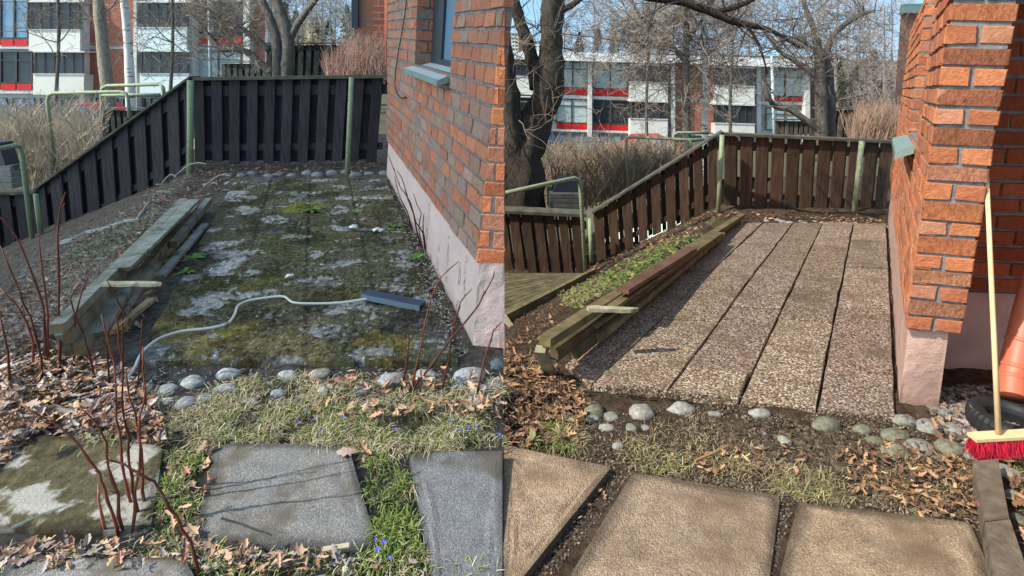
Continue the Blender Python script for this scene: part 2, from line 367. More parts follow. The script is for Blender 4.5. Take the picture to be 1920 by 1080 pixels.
step_slab("paving_slab", [(-60,1200),(20,1062),(350,1060),(420,1200)], m_slab, "pebbly grey slab mostly below the picture, its far edge under dry leaves", planeL, 0.03, gL, .15, (1.2,1.2,1.2))
step_slab("paving_slab", [(944,1120),(944,846),(1146,889),(965,1120)], m_slab_sand, "brown sandy stepping slab with a raised dark right edge, leftmost of the cleaned ones", planeR, 0.03, gR, .08, (1,1,1), (0,1))
step_slab("paving_slab", [(1040,1130),(1185,890),(1465,935),(1440,1130)], m_slab_sand, "widest brown sandy stepping slab in the middle of the cleaned row", planeR, 0.014, gR, .12, (.95,.97,1))
step_slab("paving_slab", [(1450,1130),(1495,948),(1820,985),(1880,1130)], m_slab_sand, "brown sandy stepping slab beside the concrete kerb", planeR, 0.014, gR, .1, (.98,.98,.96))

# ================================================================ BRICKWORK
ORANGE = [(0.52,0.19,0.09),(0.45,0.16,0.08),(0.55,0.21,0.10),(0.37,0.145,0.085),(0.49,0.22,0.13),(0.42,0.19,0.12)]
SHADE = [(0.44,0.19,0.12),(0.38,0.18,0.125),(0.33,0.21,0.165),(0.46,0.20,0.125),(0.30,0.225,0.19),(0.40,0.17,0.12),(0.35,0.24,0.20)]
def S4(p00, p10, p01, p11):
    return lambda s, t: p00.lerp(p10, s).lerp(p01.lerp(p11, s), t)
def rows_from(ys, a, b):               # heights of the courses measured on the corner a-b
    out = []
    for y in ys:
        lo, hi = -1., 3.
        for _ in range(40):
            m_ = (lo+hi)/2
            if proj(a.lerp(b, m_))[1] > y: lo = m_
            else: hi = m_
        out.append(lo)
    return out
def bricks(S, ts, nb, depth, pal, parent, name, mat, skip=None, joint=0.01, pattern="run", mortar=True, grooved=None, jit=0.0035):
    mb = MB(); mg = MB()
    ds = S(1, .5)-S(0, .5); Ln = ds.length; up = S(.5, 1)-S(.5, 0); H = up.length
    nrm = ds.cross(up).normalized()
    if nrm.dot(Vector((0,0,CZ))-S(.5,.5)) < 0: nrm.negate()
    for r in range(len(ts)-1):
        t0, t1 = ts[r]+joint*.6/H, ts[r+1]-joint*.6/H
        if pattern == "pier": ed = [0, 1] if r % 2 else [0, .5, 1]
        else:
            o = 0.5 if r % 2 else 0
            ed = sorted(set([0, 1]+[(k+o)/nb for k in range(0, nb+1) if 0 < (k+o)/nb < 1]))
        for k in range(len(ed)-1):
            s0, s1 = ed[k], ed[k+1]
            s0_, s1_ = s0+(joint/2/Ln if k else 0), s1-(joint/2/Ln if k < len(ed)-2 else 0)
            if skip:
                z = skip((s0_+s1_)/2, (t0+t1)/2)
                if z: continue
            target = mg if (grooved and grooved(r)) else mb
            target.col = rc(random.choice(pal), 0.10)
            q = nrm*R(0, 0.004)
            f = [S(s0_,t0)+q, S(s1_,t0)+q, S(s1_,t1)+q, S(s0_,t1)+q]
            f = [p+Vector((R(-jit,jit), R(-jit,jit), R(-jit,jit))) for p in f]
            c = sum(f, Vector())/4; be = 0.004
            fr = [p+(c-p).normalized()*be+nrm*0.0 for p in f]; ri = [p-nrm*be for p in f]; bk = [p-nrm*depth for p in f]
            target.add(fr+ri+bk, [(0,1,2,3)]+[(4+i, 4+(i+1) % 4, (i+1) % 4, i) for i in range(4)]+[(8+i, 8+(i+1) % 4, 4+(i+1) % 4, 4+i) for i in range(4)])
    o = mb.build(name, mat, parent)
    if grooved: mg.build("grooved_brick_facing", m_brick_groove, parent)
    return o, nrm
# --- LEFT brick house
YN = 2.77; corner0 = at(893,492,YN); corner1 = at(943,17,YN-.10); far0 = at(725,263,6.44); far1 = at(727,41,6.40)
ysL = [494,465,432,400,367,340,305,273,237,200,163,125,88,53,17]
tL = rows_from(ysL, corner0, corner1); st = tL[-1]-tL[-2]; tL += [tL[-1]+st*k for k in range(1, 9)]
SL = S4(corner0, far0, corner1, far1)
def s_of(S, x, t):
    lo, hi = 0., 1.; inc = proj(S(1,t))[0] > proj(S(0,t))[0]
    for _ in range(40):
        m_ = (lo+hi)/2
        if (proj(S(m_,t))[0] < x) == inc: lo = m_
        else: hi = m_
    return lo
house = thing("brick_house", "orange brick house with a pale foundation and a deep window, right of the mossy patio", "house", planeL(885,662))
tsill = rows_from([205], corner0, corner1)[0]
sw0, sw1 = s_of(SL, 840, .6), s_of(SL, 776, .6)
tw0 = 0.62
tw0 = min(tL, key=lambda t: abs(t-0.68))
skipw = lambda s, t: sw0 < s < sw1 and t > tw0
# cut bricks at the jambs: build wall in three strips
def sub(S, a, b): return lambda s, t: S(a+(b-a)*s, t)
LnL = (far0-corner0).length
def strip(S, a, b, ts, pal, parent, nm, mat, dep=0.05, bl_=0.2):
    n_ = max(1, round((b-a)*LnL/bl_)); return bricks(sub(S, a, b), ts, n_, dep, pal, parent, nm, mat, joint=.015)
def mortar_patch(S, a, b, t0, t1, parent, nm="mortar", back=0.3, nrm=None, inset=0.009):
    m_ = MB(); q = nrm*inset
    m_.slab([S(a,t0)-q, S(b,t0)-q, S(b,t1)-q, S(a,t1)-q], -nrm*back); return m_.build(nm, m_mortar, parent)
lowt = [t for t in tL if t <= tw0+1e-6]; hight = [t for t in tL if t >= tw0-1e-6]
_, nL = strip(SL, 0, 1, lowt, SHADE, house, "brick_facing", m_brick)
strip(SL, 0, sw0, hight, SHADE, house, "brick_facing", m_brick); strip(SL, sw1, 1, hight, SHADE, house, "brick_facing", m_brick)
mortar_patch(SL, 0.002, 1, tL[0], tw0, house, nrm=nL, back=.04); mortar_patch(SL, 0.002, sw0, tw0, tL[-1], house, nrm=nL, back=.04); mortar_patch(SL, sw1, 1, tw0, tL[-1], house, nrm=nL, back=.04)
# far jamb (faces the camera), near jamb, window in the recess
dep = 0.13
J0, J1 = SL(sw1, tw0), SL(sw1, tL[-1])
SJ = S4(J0-nL*0.0, J0-nL*dep*1.6, J1, J1-nL*dep*1.6)
tj = [(t-tw0)/(tL[-1]-tw0) for t in hight]
bricks(SJ, tj, 1, 0.05, SHADE, house, "window_jamb", m_brick)
m_ = MB(); nj = (SL(1,.7)-SL(0,.7)).normalized()
m_.slab([SJ(0,0)+nj*.009, SJ(1,0)+nj*.009, SJ(1,1)+nj*.009, SJ(0,1)+nj*.009], nj*.04); m_.build("mortar", m_mortar, house)
win = MB(); ra = -nL*(dep); rb = -nL*(dep+.05)
def wq(s0, s1, t0, t1, a, th, m_): m_.slab([SL(s0,t0)+a, SL(s1,t0)+a, SL(s1,t1)+a, SL(s0,t1)+a], -nL*th)
ww = sw1-sw0; tt = tL[-1]
wq(sw0-.04, sw0+ww*.10, tw0-.03, tt, ra, .06, win); wq(sw1-ww*.30, sw1+.005, tw0-.03, tt, ra, .06, win); wq(sw0+ww*.36, sw0+ww*.42, tw0, tt, ra, .05, win); wq(sw0+ww*.10, sw1-ww*.30, tw0-.03, tw0+.05, ra, .055, win)
wf = win.build("window_frame", m_frame_dark, house)
g_ = MB(); wq(sw0+ww*.10, sw1-ww*.30, tw0+.05, tt, ra-nL*.02, .01, g_); g_.build("window_pane", m_glass_blue, wf)
m_ = MB(); wq(sw0+.0, sw0+ww*.10, tw0, tt, ra+nL*.012, .01, m_); m_.build("white_trim", m_pale_sheet, wf)
si = MB(); o_ = nL*0.08
a0, a1 = SL(sw0-.005, tw0), SL(sw1+.012, tw0); dz = Vector((0,0,-.035))
si.slab([a0+o_+dz, a1+o_+dz, a1-nL*dep+Vector((0,0,.02)), a0-nL*dep+Vector((0,0,.02))], (0,0,-.008)); sill = si.build("window_sill", m_pale_sheet, house)
si = MB(); si.slab([a0+o_+dz, a1+o_+dz, a1+o_+dz*2.1, a0+o_+dz*2.1], nL*.004); si.slab([a0+o_+dz*1.2, a0+nL*.01+dz*.2, a0+nL*.01+dz*1.4, a0+o_+dz*2.1], (0,-.004,0)); si.build("sill_edge", m_green_sheet, sill)
# front face towards the camera
f00, f01 = corner0, corner1
SF = S4(f00, at(945,494,YN), corner0.lerp(corner1, tL[-1]), at(946.5,-150,YN-.12))
tF = [t/tL[-1] for t in tL]
SFn = S4(f00, at(945.5,495,YN), corner0.lerp(corner1, 1.0), at(946.5,17,YN-.10))
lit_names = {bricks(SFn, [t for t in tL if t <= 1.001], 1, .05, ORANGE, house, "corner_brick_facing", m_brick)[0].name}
fm = MB(); fm.slab([SFn(0,0)+Vector((.004,.01,0)), SFn(1,0)+Vector((0,.01,0)), SFn(1,1)+Vector((0,.01,0)), SFn(0,1)+Vector((0.0,.01,0))], (0,.03,0)); lit_names.add(fm.build("mortar", m_mortar, house).name)
# foundation
b0, b1 = planeL(885,664,-.06), planeL(723,336,-.06)
fo = MB(); e = -nL*.035
A = [b0, b1+e*.2, far0-nL*.02, corner0-nL*.015]
N_ = 40
def fgrid(p00, p10, p01, p11, nx, ny, amp, mb_, nrm):
    vs = []
    for j in range(ny+1):
        for i in range(nx+1):
            p = p00.lerp(p10, i/nx).lerp(p01.lerp(p11, i/nx), j/ny); k = 0 if (i in (0, nx) or j in (0, ny)) else 1
            vs.append(p+nrm*amp*k*(noise.noise(p*7)+.6*noise.noise(p*22)))
    mb_.add(vs, [(j*(nx+1)+i, j*(nx+1)+i+1, (j+1)*(nx+1)+i+1, (j+1)*(nx+1)+i) for j in range(ny) for i in range(nx)])
fgrid(A[0], A[1], A[3], A[2], 60, 20, .006, fo, nL); fo.build("foundation", m_found2, house); fo = MB()
c_r = planeL(946, 668, -.06)
fgrid(A[0], c_r, A[3], at(945.5,494,YN)+Vector((0,.012,0)), 12, 20, .005, fo, Vector((0,-1,0)))
lit_names.add(fo.build("foundation", m_found2, house).name)
cr_ = MB(); cr_.col = (1,1,1)          # cracks running down the foundation
SFo = S4(A[0], A[1], A[3], A[2])
for sx, t0, t1 in ((.34,.35,.95), (.17,.25,.85), (.09,.1,.75), (.24,.1,.55), (.06,.5,.95)):
    n_ = 14; q = []
    for i in range(n_+1):
        t = t0+(t1-t0)*i/n_; q.append((sx+R(-.006,.006), t, .0012+.003*abs(noise.noise(Vector((sx*30, t*9, 0))))))
    for i in range(n_):
        if R(0,1) < .25: continue
        a, b = q[i], q[i+1]; d = (A[1]-A[0]).normalized()
        p, r_ = SFo(a[0], a[1])+nL*.006, SFo(b[0], b[1])+nL*.006
        cr_.add([p-d*a[2]*2, p+d*a[2]*2, r_+d*b[2]*2, r_-d*b[2]*2], [(0,1,2,3)])
cr_.build("crack", m_blackcable, house)
# body behind the facing: far end, roof side and the party side
bd = MB(); top = tL[-1]
sR = [Vector((seam(Y)-.02, Y, z)) for Y, z in ((YN+.06,-.3), (6.6,-.3), (6.6,2.9), (YN+.06,2.9))]
inn = [SL(0,0)-nL*.3+Vector((.12,.06,-1)), SL(1,0)-nL*.06+Vector((0,0,-1)), SL(1,top)-nL*.06, SL(0,top)-nL*.06+Vector((.02,.06,0))]
bd.add([sR[0], sR[1], sR[2], sR[3]], [(0,1,2,3)]); bd.add([inn[1], sR[1], sR[2], inn[2]], [(0,1,2,3)]); bd.add([inn[2], sR[2], sR[3], inn[3]], [(0,1,2,3)])
bd.build("rear_wall", M("plain brick wall", (0.28,0.10,0.06), (0.40,0.15,0.08), 12, 0.9, 0.5), house)
# hanging cable
cb = MB(); pts = [(865,-60),(864,0),(857,40),(847,85),(832,110),(815,135),(806,150),(800,158),(805,163),(818,164),(832,160),(842,155)]
pts = [((p[0]-480)*1+480, p[1]) for p in pts]
pz = [(768,-40),(767,0),(763,30),(757,60),(750,90),(745,120),(743,145),(746,158),(752,163),(758,161),(764,156)]
cb.tube([SL(s_of(SL, x, t_), 0)*0+SL(s_of(SL, x, t_), t_)+nL*.015 for x, t_ in [(x, (263+0-y)/222.) for x, y in pz]], .005, 6); cb.build("hanging_cable", m_blackcable, house)

# --- RIGHT brick house
YR = 2.44; rc0 = at(1697,617,YR+.02); rc1 = at(1783,2,YR-.12); rf0 = at(1669,337,6.75); rf1 = at(1700,112,6.65)
rr0 = at(1803,628,YR-.10); rr1 = at(1911,3,YR-.24)
ysR = [617,590,560,532,503,475,440,412,375,340,308,272,235,200,163,123,85,43,2]
tR = rows_from(ysR, rc0, rc1); st = tR[-1]-tR[-2]; tR += [tR[-1]+st*k for k in range(1, 5)]
SR = S4(rc0, rf0, rc1, rf1)
house2 = thing("brick_house", "sunlit orange brick house with a projecting corner pier, right of the clean patio", "house", planeR(1683,775))
SP_ = S4(rc0, rr0, rc1, rr1)
bricks(SP_, tR, 2, .09, ORANGE, house2, "pier_brick_facing", m_brick, pattern="pier", grooved=lambda r: r % 2 == 1, joint=.013)
fm = MB(); q = Vector((0,.012,0)); fm.slab([SP_(0.08,tR[0])+q, SP_(.99,tR[0])+q, SP_(.99,tR[-1])+q, SP_(0.08,tR[-1])+q], (.21,.32,0)); fm.build("mortar", m_mortar, house2)
tw = min(tR, key=lambda t: abs(t-.54)); LnL = (rf0-rc0).length
v0, v1 = s_of(SR, 1725, .85), s_of(SR, 1703, .85)
print("win R", v0, v1, tw)
lo_ = [t for t in tR if t <= tw+1e-6]; hi_ = [t for t in tR if t >= tw-1e-6]
v0 = .20; v1 = .42
_, nR = strip(SR, 0, 1, lo_, ORANGE, house2, "brick_facing", m_brick, .06)
strip(SR, 0, v0, hi_, ORANGE, house2, "brick_facing", m_brick, .06); strip(SR, v1, 1, hi_, ORANGE, house2, "brick_facing", m_brick, .06)
mortar_patch(SR, 0.002, 1, tR[0], tw, house2, nrm=nR, back=.05); mortar_patch(SR, 0.002, v0, tw, tR[-1], house2, nrm=nR, back=.05); mortar_patch(SR, v1, 1, tw, tR[-1], house2, nrm=nR, back=.05)
SJ = S4(SR(v1,tw), SR(v1,tw)-nR*.2, SR(v1,tR[-1]), SR(v1,tR[-1])-nR*.2)
bricks(SJ, [(t-tw)/(tR[-1]-tw) for t in hi_], 1, .05, ORANGE, house2, "window_jamb", m_brick)
nj = (SR(1,.7)-SR(0,.7)).normalized()
m_ = MB(); m_.slab([SJ(0,0)+nj*.009, SJ(1,0)+nj*.009, SJ(1,1)+nj*.009, SJ(0,1)+nj*.009], nj*.04); m_.build("mortar", m_mortar, house2)
m_ = MB(); a_ = -nR*.17
m_.slab([SR(v0,tw)+a_, SR(v1,tw)+a_, SR(v1,tR[-1])+a_, SR(v0,tR[-1])+a_], -nR*.03); wf = m_.build("window_frame", m_frame_dark, house2)
m_ = MB(); m_.slab([SR(v0+.02,tw+.06)+a_+nR*.004, SR(v1-.02,tw+.06)+a_+nR*.004, SR(v1-.02,tR[-1])+a_+nR*.004, SR(v0+.02,tR[-1])+a_+nR*.004], -nR*.002); m_.build("window_pane", m_glass_blue, wf)
a0, a1 = SR(v0, tw), SR(v1+.01, tw); o_ = nR*.09; dz = Vector((0,0,-.05))
si = MB(); si.slab([a0+o_+dz, a1+o_+dz, a1-nR*.15+Vector((0,0,.03)), a0-nR*.15+Vector((0,0,.03))], (0,0,-.01)); sill = si.build("window_sill", m_green_sheet, house2)
si = MB(); si.slab([a0+o_+dz, a1+o_+dz, a1+o_+dz*1.8, a0+o_+dz*1.8], nR*.004); si.slab([a0+o_+dz, a0+nR*.008, a0+nR*.008+dz, a0+o_+dz*1.8], (0,-.004,0)); si.build("sill_edge", m_green_sheet, sill)
# foundation of pier and wall
fo = MB(); g0, g1 = planeR(1684,778,-.05), planeR(1757,781,-.05); h0, h1 = at(1703,612,YR+.05), at(1779,622,YR-.05)
fgrid(g0, g1, h0, h1, 16, 24, .006, fo, Vector((0,-1,0)))
k0 = planeR(1664,415,-.05); fgrid(g0, k0, h0, rf0-nR*.02, 50, 16, .006, fo, nR)
fgrid(g1, g1+Vector((.24,.42,0)), h1, h1+Vector((.24,.42,0)), 6, 16, .004, fo, Vector((1,0,0)))
fo.build("foundation", m_found, house2)
# recessed wall behind the pier
YW = 2.82
q00, q10, q01, q11 = at(1770,545,YW), at(2080,558,YW+.1), at(1850,3,YW-.1), at(2150,3,YW)
SW = S4(q00, q10, q01, q11)
tWr = [i/17. for i in range(0, 21)]
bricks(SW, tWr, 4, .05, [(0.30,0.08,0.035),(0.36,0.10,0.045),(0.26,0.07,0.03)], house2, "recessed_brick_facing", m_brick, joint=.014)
m_ = MB(); q = Vector((0,.01,0)); m_.slab([SW(0.01,0)+q, SW(1,0)+q, SW(1,tWr[-1])+q, SW(0.01,tWr[-1])+q], (0,.05,0)); m_.build("mortar", m_mortar, house2)
m_ = MB(); fgrid(planeR(1735,722,-.1), planeR(2120,735,-.1), at(1750,545,YW+.04), at(2080,558,YW+.13), 16, 8, .004, m_, Vector((0,-1,0))); m_.build("recessed_foundation", m_found, house2)
# pier side return, unseen roof and side wall added to darken the recess
m_ = MB(); a = Vector((-.012,.02,0)); c = Vector((.27,.5,0)); e = (rr1-rr0)*.28
m_.add([rr0+a, rr0+c, rr1+e+c, rr1+e+a], [(0,1,2,3)]); m_.build("pier_side", bpy.data.materials["plain brick wall"], house2)
m_ = MB(); m_.box((2.05, 1.1, 2.15), (4.2, 3.2, 2.3)); m_.build("added_sky_block_roof", M("sky block concrete", (.4,.39,.37)), house2)
m_ = MB(); m_.box((3.1, 0.9, -.4), (3.3, 3.2, 2.15)); m_.build("added_sky_block_wall", bpy.data.materials["plain brick wall"], house2)
# ================================================================ FAR BUILDINGS
m_render = M("cream render", (0.62,0.62,0.56), (0.70,0.70,0.64), 0.6, 0.8, 0.2, c3=(0.52,0.52,0.47), c3scale=.5, c3at=.6, c3w=.2)
m_render_blue = M("pale blue render", (0.55,0.66,0.68), (0.62,0.72,0.74), 0.6, 0.8, 0.2)
m_concrete = M("pale concrete", (0.50,0.50,0.48), (0.62,0.62,0.60), 1, 0.85, 0.3)
m_red = M("red panel", (0.50,0.01,0.012), (0.58,0.02,0.02), 1, 0.5, 0)
m_farframe = M("brown window frame", (0.05,0.045,0.045), (0.08,0.07,0.07), 1, 0.6, 0)
def brickmat(name, c1, c2, mo, sc_):
    m = bpy.data.materials.new(name); m.use_nodes = True; N = m.node_tree.nodes; L = m.node_tree.links; b = N["Principled BSDF"]
    tc = N.new("ShaderNodeTexCoord"); s = N.new("ShaderNodeSeparateXYZ"); c = N.new("ShaderNodeCombineXYZ"); t = N.new("ShaderNodeTexBrick")
    L.new(tc.outputs["Object"], s.inputs[0]); L.new(s.outputs[0], c.inputs[0]); L.new(s.outputs[2], c.inputs[1]); L.new(c.outputs[0], t.inputs["Vector"])
    t.inputs["Color1"].default_value = (*c1, 1); t.inputs["Color2"].default_value = (*c2, 1); t.inputs["Mortar"].default_value = (*mo, 1)
    t.inputs["Scale"].default_value = sc_; t.inputs["Mortar Size"].default_value = 0.012; t.inputs["Brick Width"].default_value = 0.3; t.inputs["Row Height"].default_value = 0.1
    L.new(t.outputs[0], b.inputs["Base Color"]); b.inputs["Roughness"].default_value = 0.9; b.inputs["Specular IOR Level"].default_value = 0.1
    return m
m_farbrick = brickmat("far brick", (0.42,0.12,0.065), (0.30,0.085,0.05), (0.30,0.22,0.18), 1.0)
m_nbrick = brickmat("neighbour brick", (0.26,0.14,0.09), (0.34,0.12,0.07), (0.16,0.14,0.13), 1.15)
class FB:                              # a facade whose pieces are placed in metres from measured pixels
    def __init__(s, root, Y, sl=0.0, ya=0): s.r = root; s.Y = Y; s.sl = sl; s.x0 = ya
    def y(s, x, y): return y+s.sl*(x-s.x0)
    def rect(s, name, m, x0, y0, x1, y1, front=0., th=.2, parent=None, mb=None):
        q = MB() if mb is None else mb
        q.px([(x0, s.y(x0,y1)), (x1, s.y(x1,y1)), (x1, s.y(x1,y0)), (x0, s.y(x0,y0))], s.Y-front, th)
        if mb is None: return q.build(name, m, parent or s.r)
    def window(s, x0, y0, x1, y1, panes=2, glass=None, red=None, trans=0.28):
        fr = MB(); Y = s.Y; b = 1.6
        for a in (x0, x1-b): s.rect('', None, a, y0, a+b, y1, .1, .1, mb=fr)
        for k in range(1, panes): c = x0+(x1-x0)*k/panes; s.rect('', None, c-b*.8, y0+.3, c+b*.8, y1-.3, .1, .09, mb=fr)
        s.rect('', None, x0+b, y0, x1-b, y0+1.3, .1, .08, mb=fr); s.rect('', None, x0+b, y1-1.3, x1-b, y1, .1, .08, mb=fr)
        if trans: yy = y0+(y1-y0)*trans; s.rect('', None, x0+b, yy-.7, x1-b, yy+.7, .095, .07, mb=fr)
        f = fr.build("window", m_farframe, s.r); s.rect("pane", glass or m_glass, x0+.5, y0+.5, x1-.5, y1-.5, .02, .02, f)
        if red:
            r_ = MB()
            for k in range(panes):
                a = x0+(x1-x0)*k/panes; c = x0+(x1-x0)*(k+1)/panes; s.rect('', None, a+1.2, red[0], c-1.2, red[1], .08, .06, mb=r_)
            r_.build("red_panel", m_red, f)
    def balcony(s, x0, y0, x1, ym, y1, mat=None, right_dark=5):
        o = s.rect("balcony", mat or m_render, x0, ym, x1, y1, 1.1, .12)
        sd = MB(); s.rect('', None, x1-1, ym+.5, x1, y1, .95, .9, mb=sd); s.rect('', None, x0, ym+.5, x0+1, y1, .95, .9, mb=sd); s.rect('', None, x0-1, y0-3, x1+1, y0-.5, 1.15, 1.1, mb=sd); sd.build("side_panel", m_concrete, o)
        s.rect("railing_cap", m_concrete, x0-1, ym-1.6, x1+1, ym-.2, 1.16, .2, o)
        fr = MB(); n = 5
        for k in range(n+1): c = x0+3+(x1-x0-6)*k/n; s.rect('', None, c-.5, y0, c+.5, ym-1.7, 1.05, .03, mb=fr)
        fr.build("glazing_bar", m_farframe, o); s.rect("balcony_glazing", m_glass, x0+3, y0, x1-3, ym-1.7, .98, .02, o)
        it = MB()
        for k in range(3): c = R(x0+6, x1-12); s.rect('', None, c, R(y0+3, y0+10), c+R(4,12), ym-1.8, .5, .02, mb=it)
        it.build("curtain", m_glass_pale if R(0,1) < .6 else m_farframe, o)
# left block
bL = thing("apartment_building", "apartment block with pale blue and cream balconies filling the top of the mossy half", "building", at(230,300,37)-Vector((0,0,1)))
F = FB(bL, 37, 0.004, 200)
F.rect("wall", m_concrete, -140, -60, 503, 300, -.25, .4); e = MB()
e.add([at(503,300,37.25), at(503,-60,37.25), at(510,-60,47), at(510,290,47)], [(0,1,2,3)]); e.build("end_wall", m_farbrick, bL)
for y0 in (-2, 88, 172): F.rect("floor_slab", m_concrete, -140, y0-3, 470, y0+4, .05, .3)
for a, b_ in ((-130,-72), (-66,-2)): F.window(a, -30, b_, 72, 2, m_glass_blue, (75,87)); F.window(a, 97, b_, 156, 2, m_glass, (158,169))
F.window(0, -30, 52, 72, 2, m_glass_blue, (75,87)); F.window(0, 97, 60, 156, 2, m_glass, (158,170))
F.balcony(54, 5, 150, 57, 96); F.balcony(62, 99, 157, 140, 178)
F.rect("pillar", m_concrete, 148, -20, 158, 260, .6, .6)
for y0, y1 in ((-30,86), (93,168)): F.rect("brick_panel", m_farbrick, 159, y0, 250, y1, .12, .3)
F.rect("pillar", m_concrete, 250, -20, 256, 260, .6, .6)
F.balcony(258, 5, 350, 52, 95, m_render_blue); F.balcony(262, 97, 354, 139, 178, m_render_blue)
F.rect("pillar", m_concrete, 355, -20, 363, 260, .6, .6)
F.window(364, -30, 454, 68, 2, m_glass, (70,82)); F.window(366, 96, 452, 150, 2, m_glass_pale, (152,163))
F.rect("pillar", m_concrete, 456, -20, 468, 200, .6, .6)
F.rect("brick_panel", m_farbrick, 469, -30, 497, 170, .12, .3); F.window(481, 6, 491, 24, 1, m_glass_pale, None, 0); F.window(482, 88, 492, 103, 1, m_glass_pale, None, 0)
F.rect("corner_trim", m_concrete, 497, -30, 502, 200, .16, .3)
for k in range(9): F.window(-30+k*52, 184, 12+k*52, 206, 2, m_glass_blue, None, 0); 
# right block
bR = thing("apartment_building", "apartment block with a sunlit white roof edge and red panels on the sunny half", "building", at(1230,300,47)-Vector((0,0,1)))
F = FB(bR, 47, 0.03, 1180)
F.rect("wall", m_concrete, 820, 108, 1519, 330, -.25, .4)
F.rect("roof_edge", M("white roof edge", (0.78,0.78,0.77), None, 1, .6, 0), 815, 101, 1538, 117, 1.3, 1.2)
F.rect("roof", m_concrete, 815, 104, 1536, 112, .1, 9)
F.rect("floor_slab", m_concrete, 820, 182, 1519, 188, .1, .3); F.rect("floor_slab", m_concrete, 820, 246, 1519, 250, .1, .3)
F.balcony(880, 118, 1002, 150, 183); F.balcony(880, 189, 1002, 222, 254)
F.rect("pillar", m_concrete, 1004, 110, 1012, 320, .6, .6)
F.window(1016, 119, 1044, 168, 1, m_glass_pale, (169,180)); F.window(1046, 119, 1102, 168, 2, m_glass_pale, (169,180)); F.window(1042, 189, 1102, 234, 2, m_glass_pale, (235,245))
F.rect("pillar", m_concrete, 1103, 110, 1110, 320, .6, .6)
F.window(1112, 119, 1177, 168, 2, m_glass_pale, (169,181)); F.window(1112, 189, 1178, 234, 2, m_glass, (235,246))
F.balcony(1182, 122, 1252, 154, 188); F.balcony(1182, 191, 1252, 223, 256)
F.rect("pillar", m_concrete, 1259, 110, 1266, 320, .9, .9)
for y0, y1 in ((117,182), (188,246)): F.rect("brick_panel", m_farbrick, 1267, y0, 1338, y1, .12, .3)
F.balcony(1343, 122, 1415, 156, 189); F.balcony(1340, 192, 1415, 227, 246)
F.rect("pillar", m_concrete, 1419, 110, 1427, 320, .6, .6)
F.window(1436, 122, 1508, 172, 2, m_glass_pale, (174,186)); F.window(1436, 194, 1508, 236, 2, m_glass_pale, None)
F.rect("pillar", m_concrete, 1510, 110, 1519, 320, .6, .6)
e = MB(); e.px([(1519,240),(1537,240),(1537,128),(1519,127)], [47.2,52,52,47.2], .3); e.build("end_wall", m_nbrick, bR)
for k in range(8): F.window(1020+k*52, 253, 1062+k*52, 275, 2, m_glass_blue, None, 0)
# towers far off, yellow house
def far_house(x0, y0, x1, y1, Y, mat, label, rows, cols, roof=None, group=None):
    o = thing("apartment_tower" if rows > 2 else "house", label, "building" if rows > 2 else "house", at((x0+x1)/2, y1, Y), group)
    f = FB(o, Y); f.rect("wall", mat, x0, y0, x1, y1+30, 0, (x1-x0)/FPX*Y*.7)
    if roof:
        q = MB(); a, b, c = at(x0-2,y0,Y), at(x1+2,y0,Y), at((x0+x1)/2,y0-(x1-x0)*.22,Y); q.slab([a,b,c], (0,(x1-x0)/FPX*Y*.7,0)); q.build("roof", roof, o)
    else: f.rect("roof", m_concrete, x0-1, y0-1.5, x1+1, y0, .4, 3)
    for r_ in range(rows):
        q = MB()
        for c in range(cols):
            a = x0+(x1-x0)*(c+.25)/cols; b = x0+(x1-x0)*(c+.75)/cols; t = y0+(y1-y0)*(r_+.25)/rows; u = y0+(y1-y0)*(r_+.7)/rows
            f.rect("window", m_glass, a, t, b, u, .05, .05)
far_house(953, 62, 972, 96, 190, m_render, "distant white tower block left of the thick forked trunk", 5, 3)
far_house(972, 66, 984, 96, 200, m_farbrick, "distant brown brick tower block beside the white one", 5, 2)
far_house(992, 77, 1016, 98, 180, m_render_blue, "distant pale low block seen between the limbs of the forked tree", 3, 3)
far_house(562, 40, 602, 66, 80, M("yellow board", (.5,.42,.2), (.56,.47,.24), 2), "small yellow house on the wooded slope behind the mossy garden", 2, 3, M("lilac roof", (.35,.28,.34), None, 2))
far_house(640, 52, 672, 75, 85, m_render, "pale house with lilac roof beside the reddish brick corner", 2, 2, bpy.data.materials["lilac roof"])
# neighbouring brick houses behind the fences
n1 = thing("brick_house", "weathered brick corner of a neighbouring house with a red downpipe", "house", at(700,250,9.8))
f = FB(n1, 9.6); f.rect("wall", m_nbrick, 664, -60, 745, 170, 0, 1.5); f.rect("brick_pier", m_farbrick, 699, -60, 722, 160, .08, .3); f.rect("dark_trim", m_frame_dark, 659, -60, 671, 52, .06, .3)
q = MB(); q.tube([at(727,-60,9.3), at(727,150,9.3)], .05, 10); q.build("downpipe", M("orange pipe", (.5,.13,.07), (.55,.16,.09), 4, .5, 0), n1, True)
n2 = thing("brick_house", "shadowy brick end of a neighbouring house with a grey metal roof cap", "house", at(1690,260,10.5))
q = MB(); q.slab([at(1670,300,10.2), at(1716,300,10.2), at(1735,22,10.2), at(1689,22,10.2)], (1.45,2.1,0)); q.build("wall", m_nbrick, n2)
q = MB(); q.slab([at(1686,24,10.1), at(1737,24,10.1), at(1737,6,10.1), at(1689,8,10.1)], (1.5,2.2,0)); q.build("roof_cap", m_green_sheet, n2)
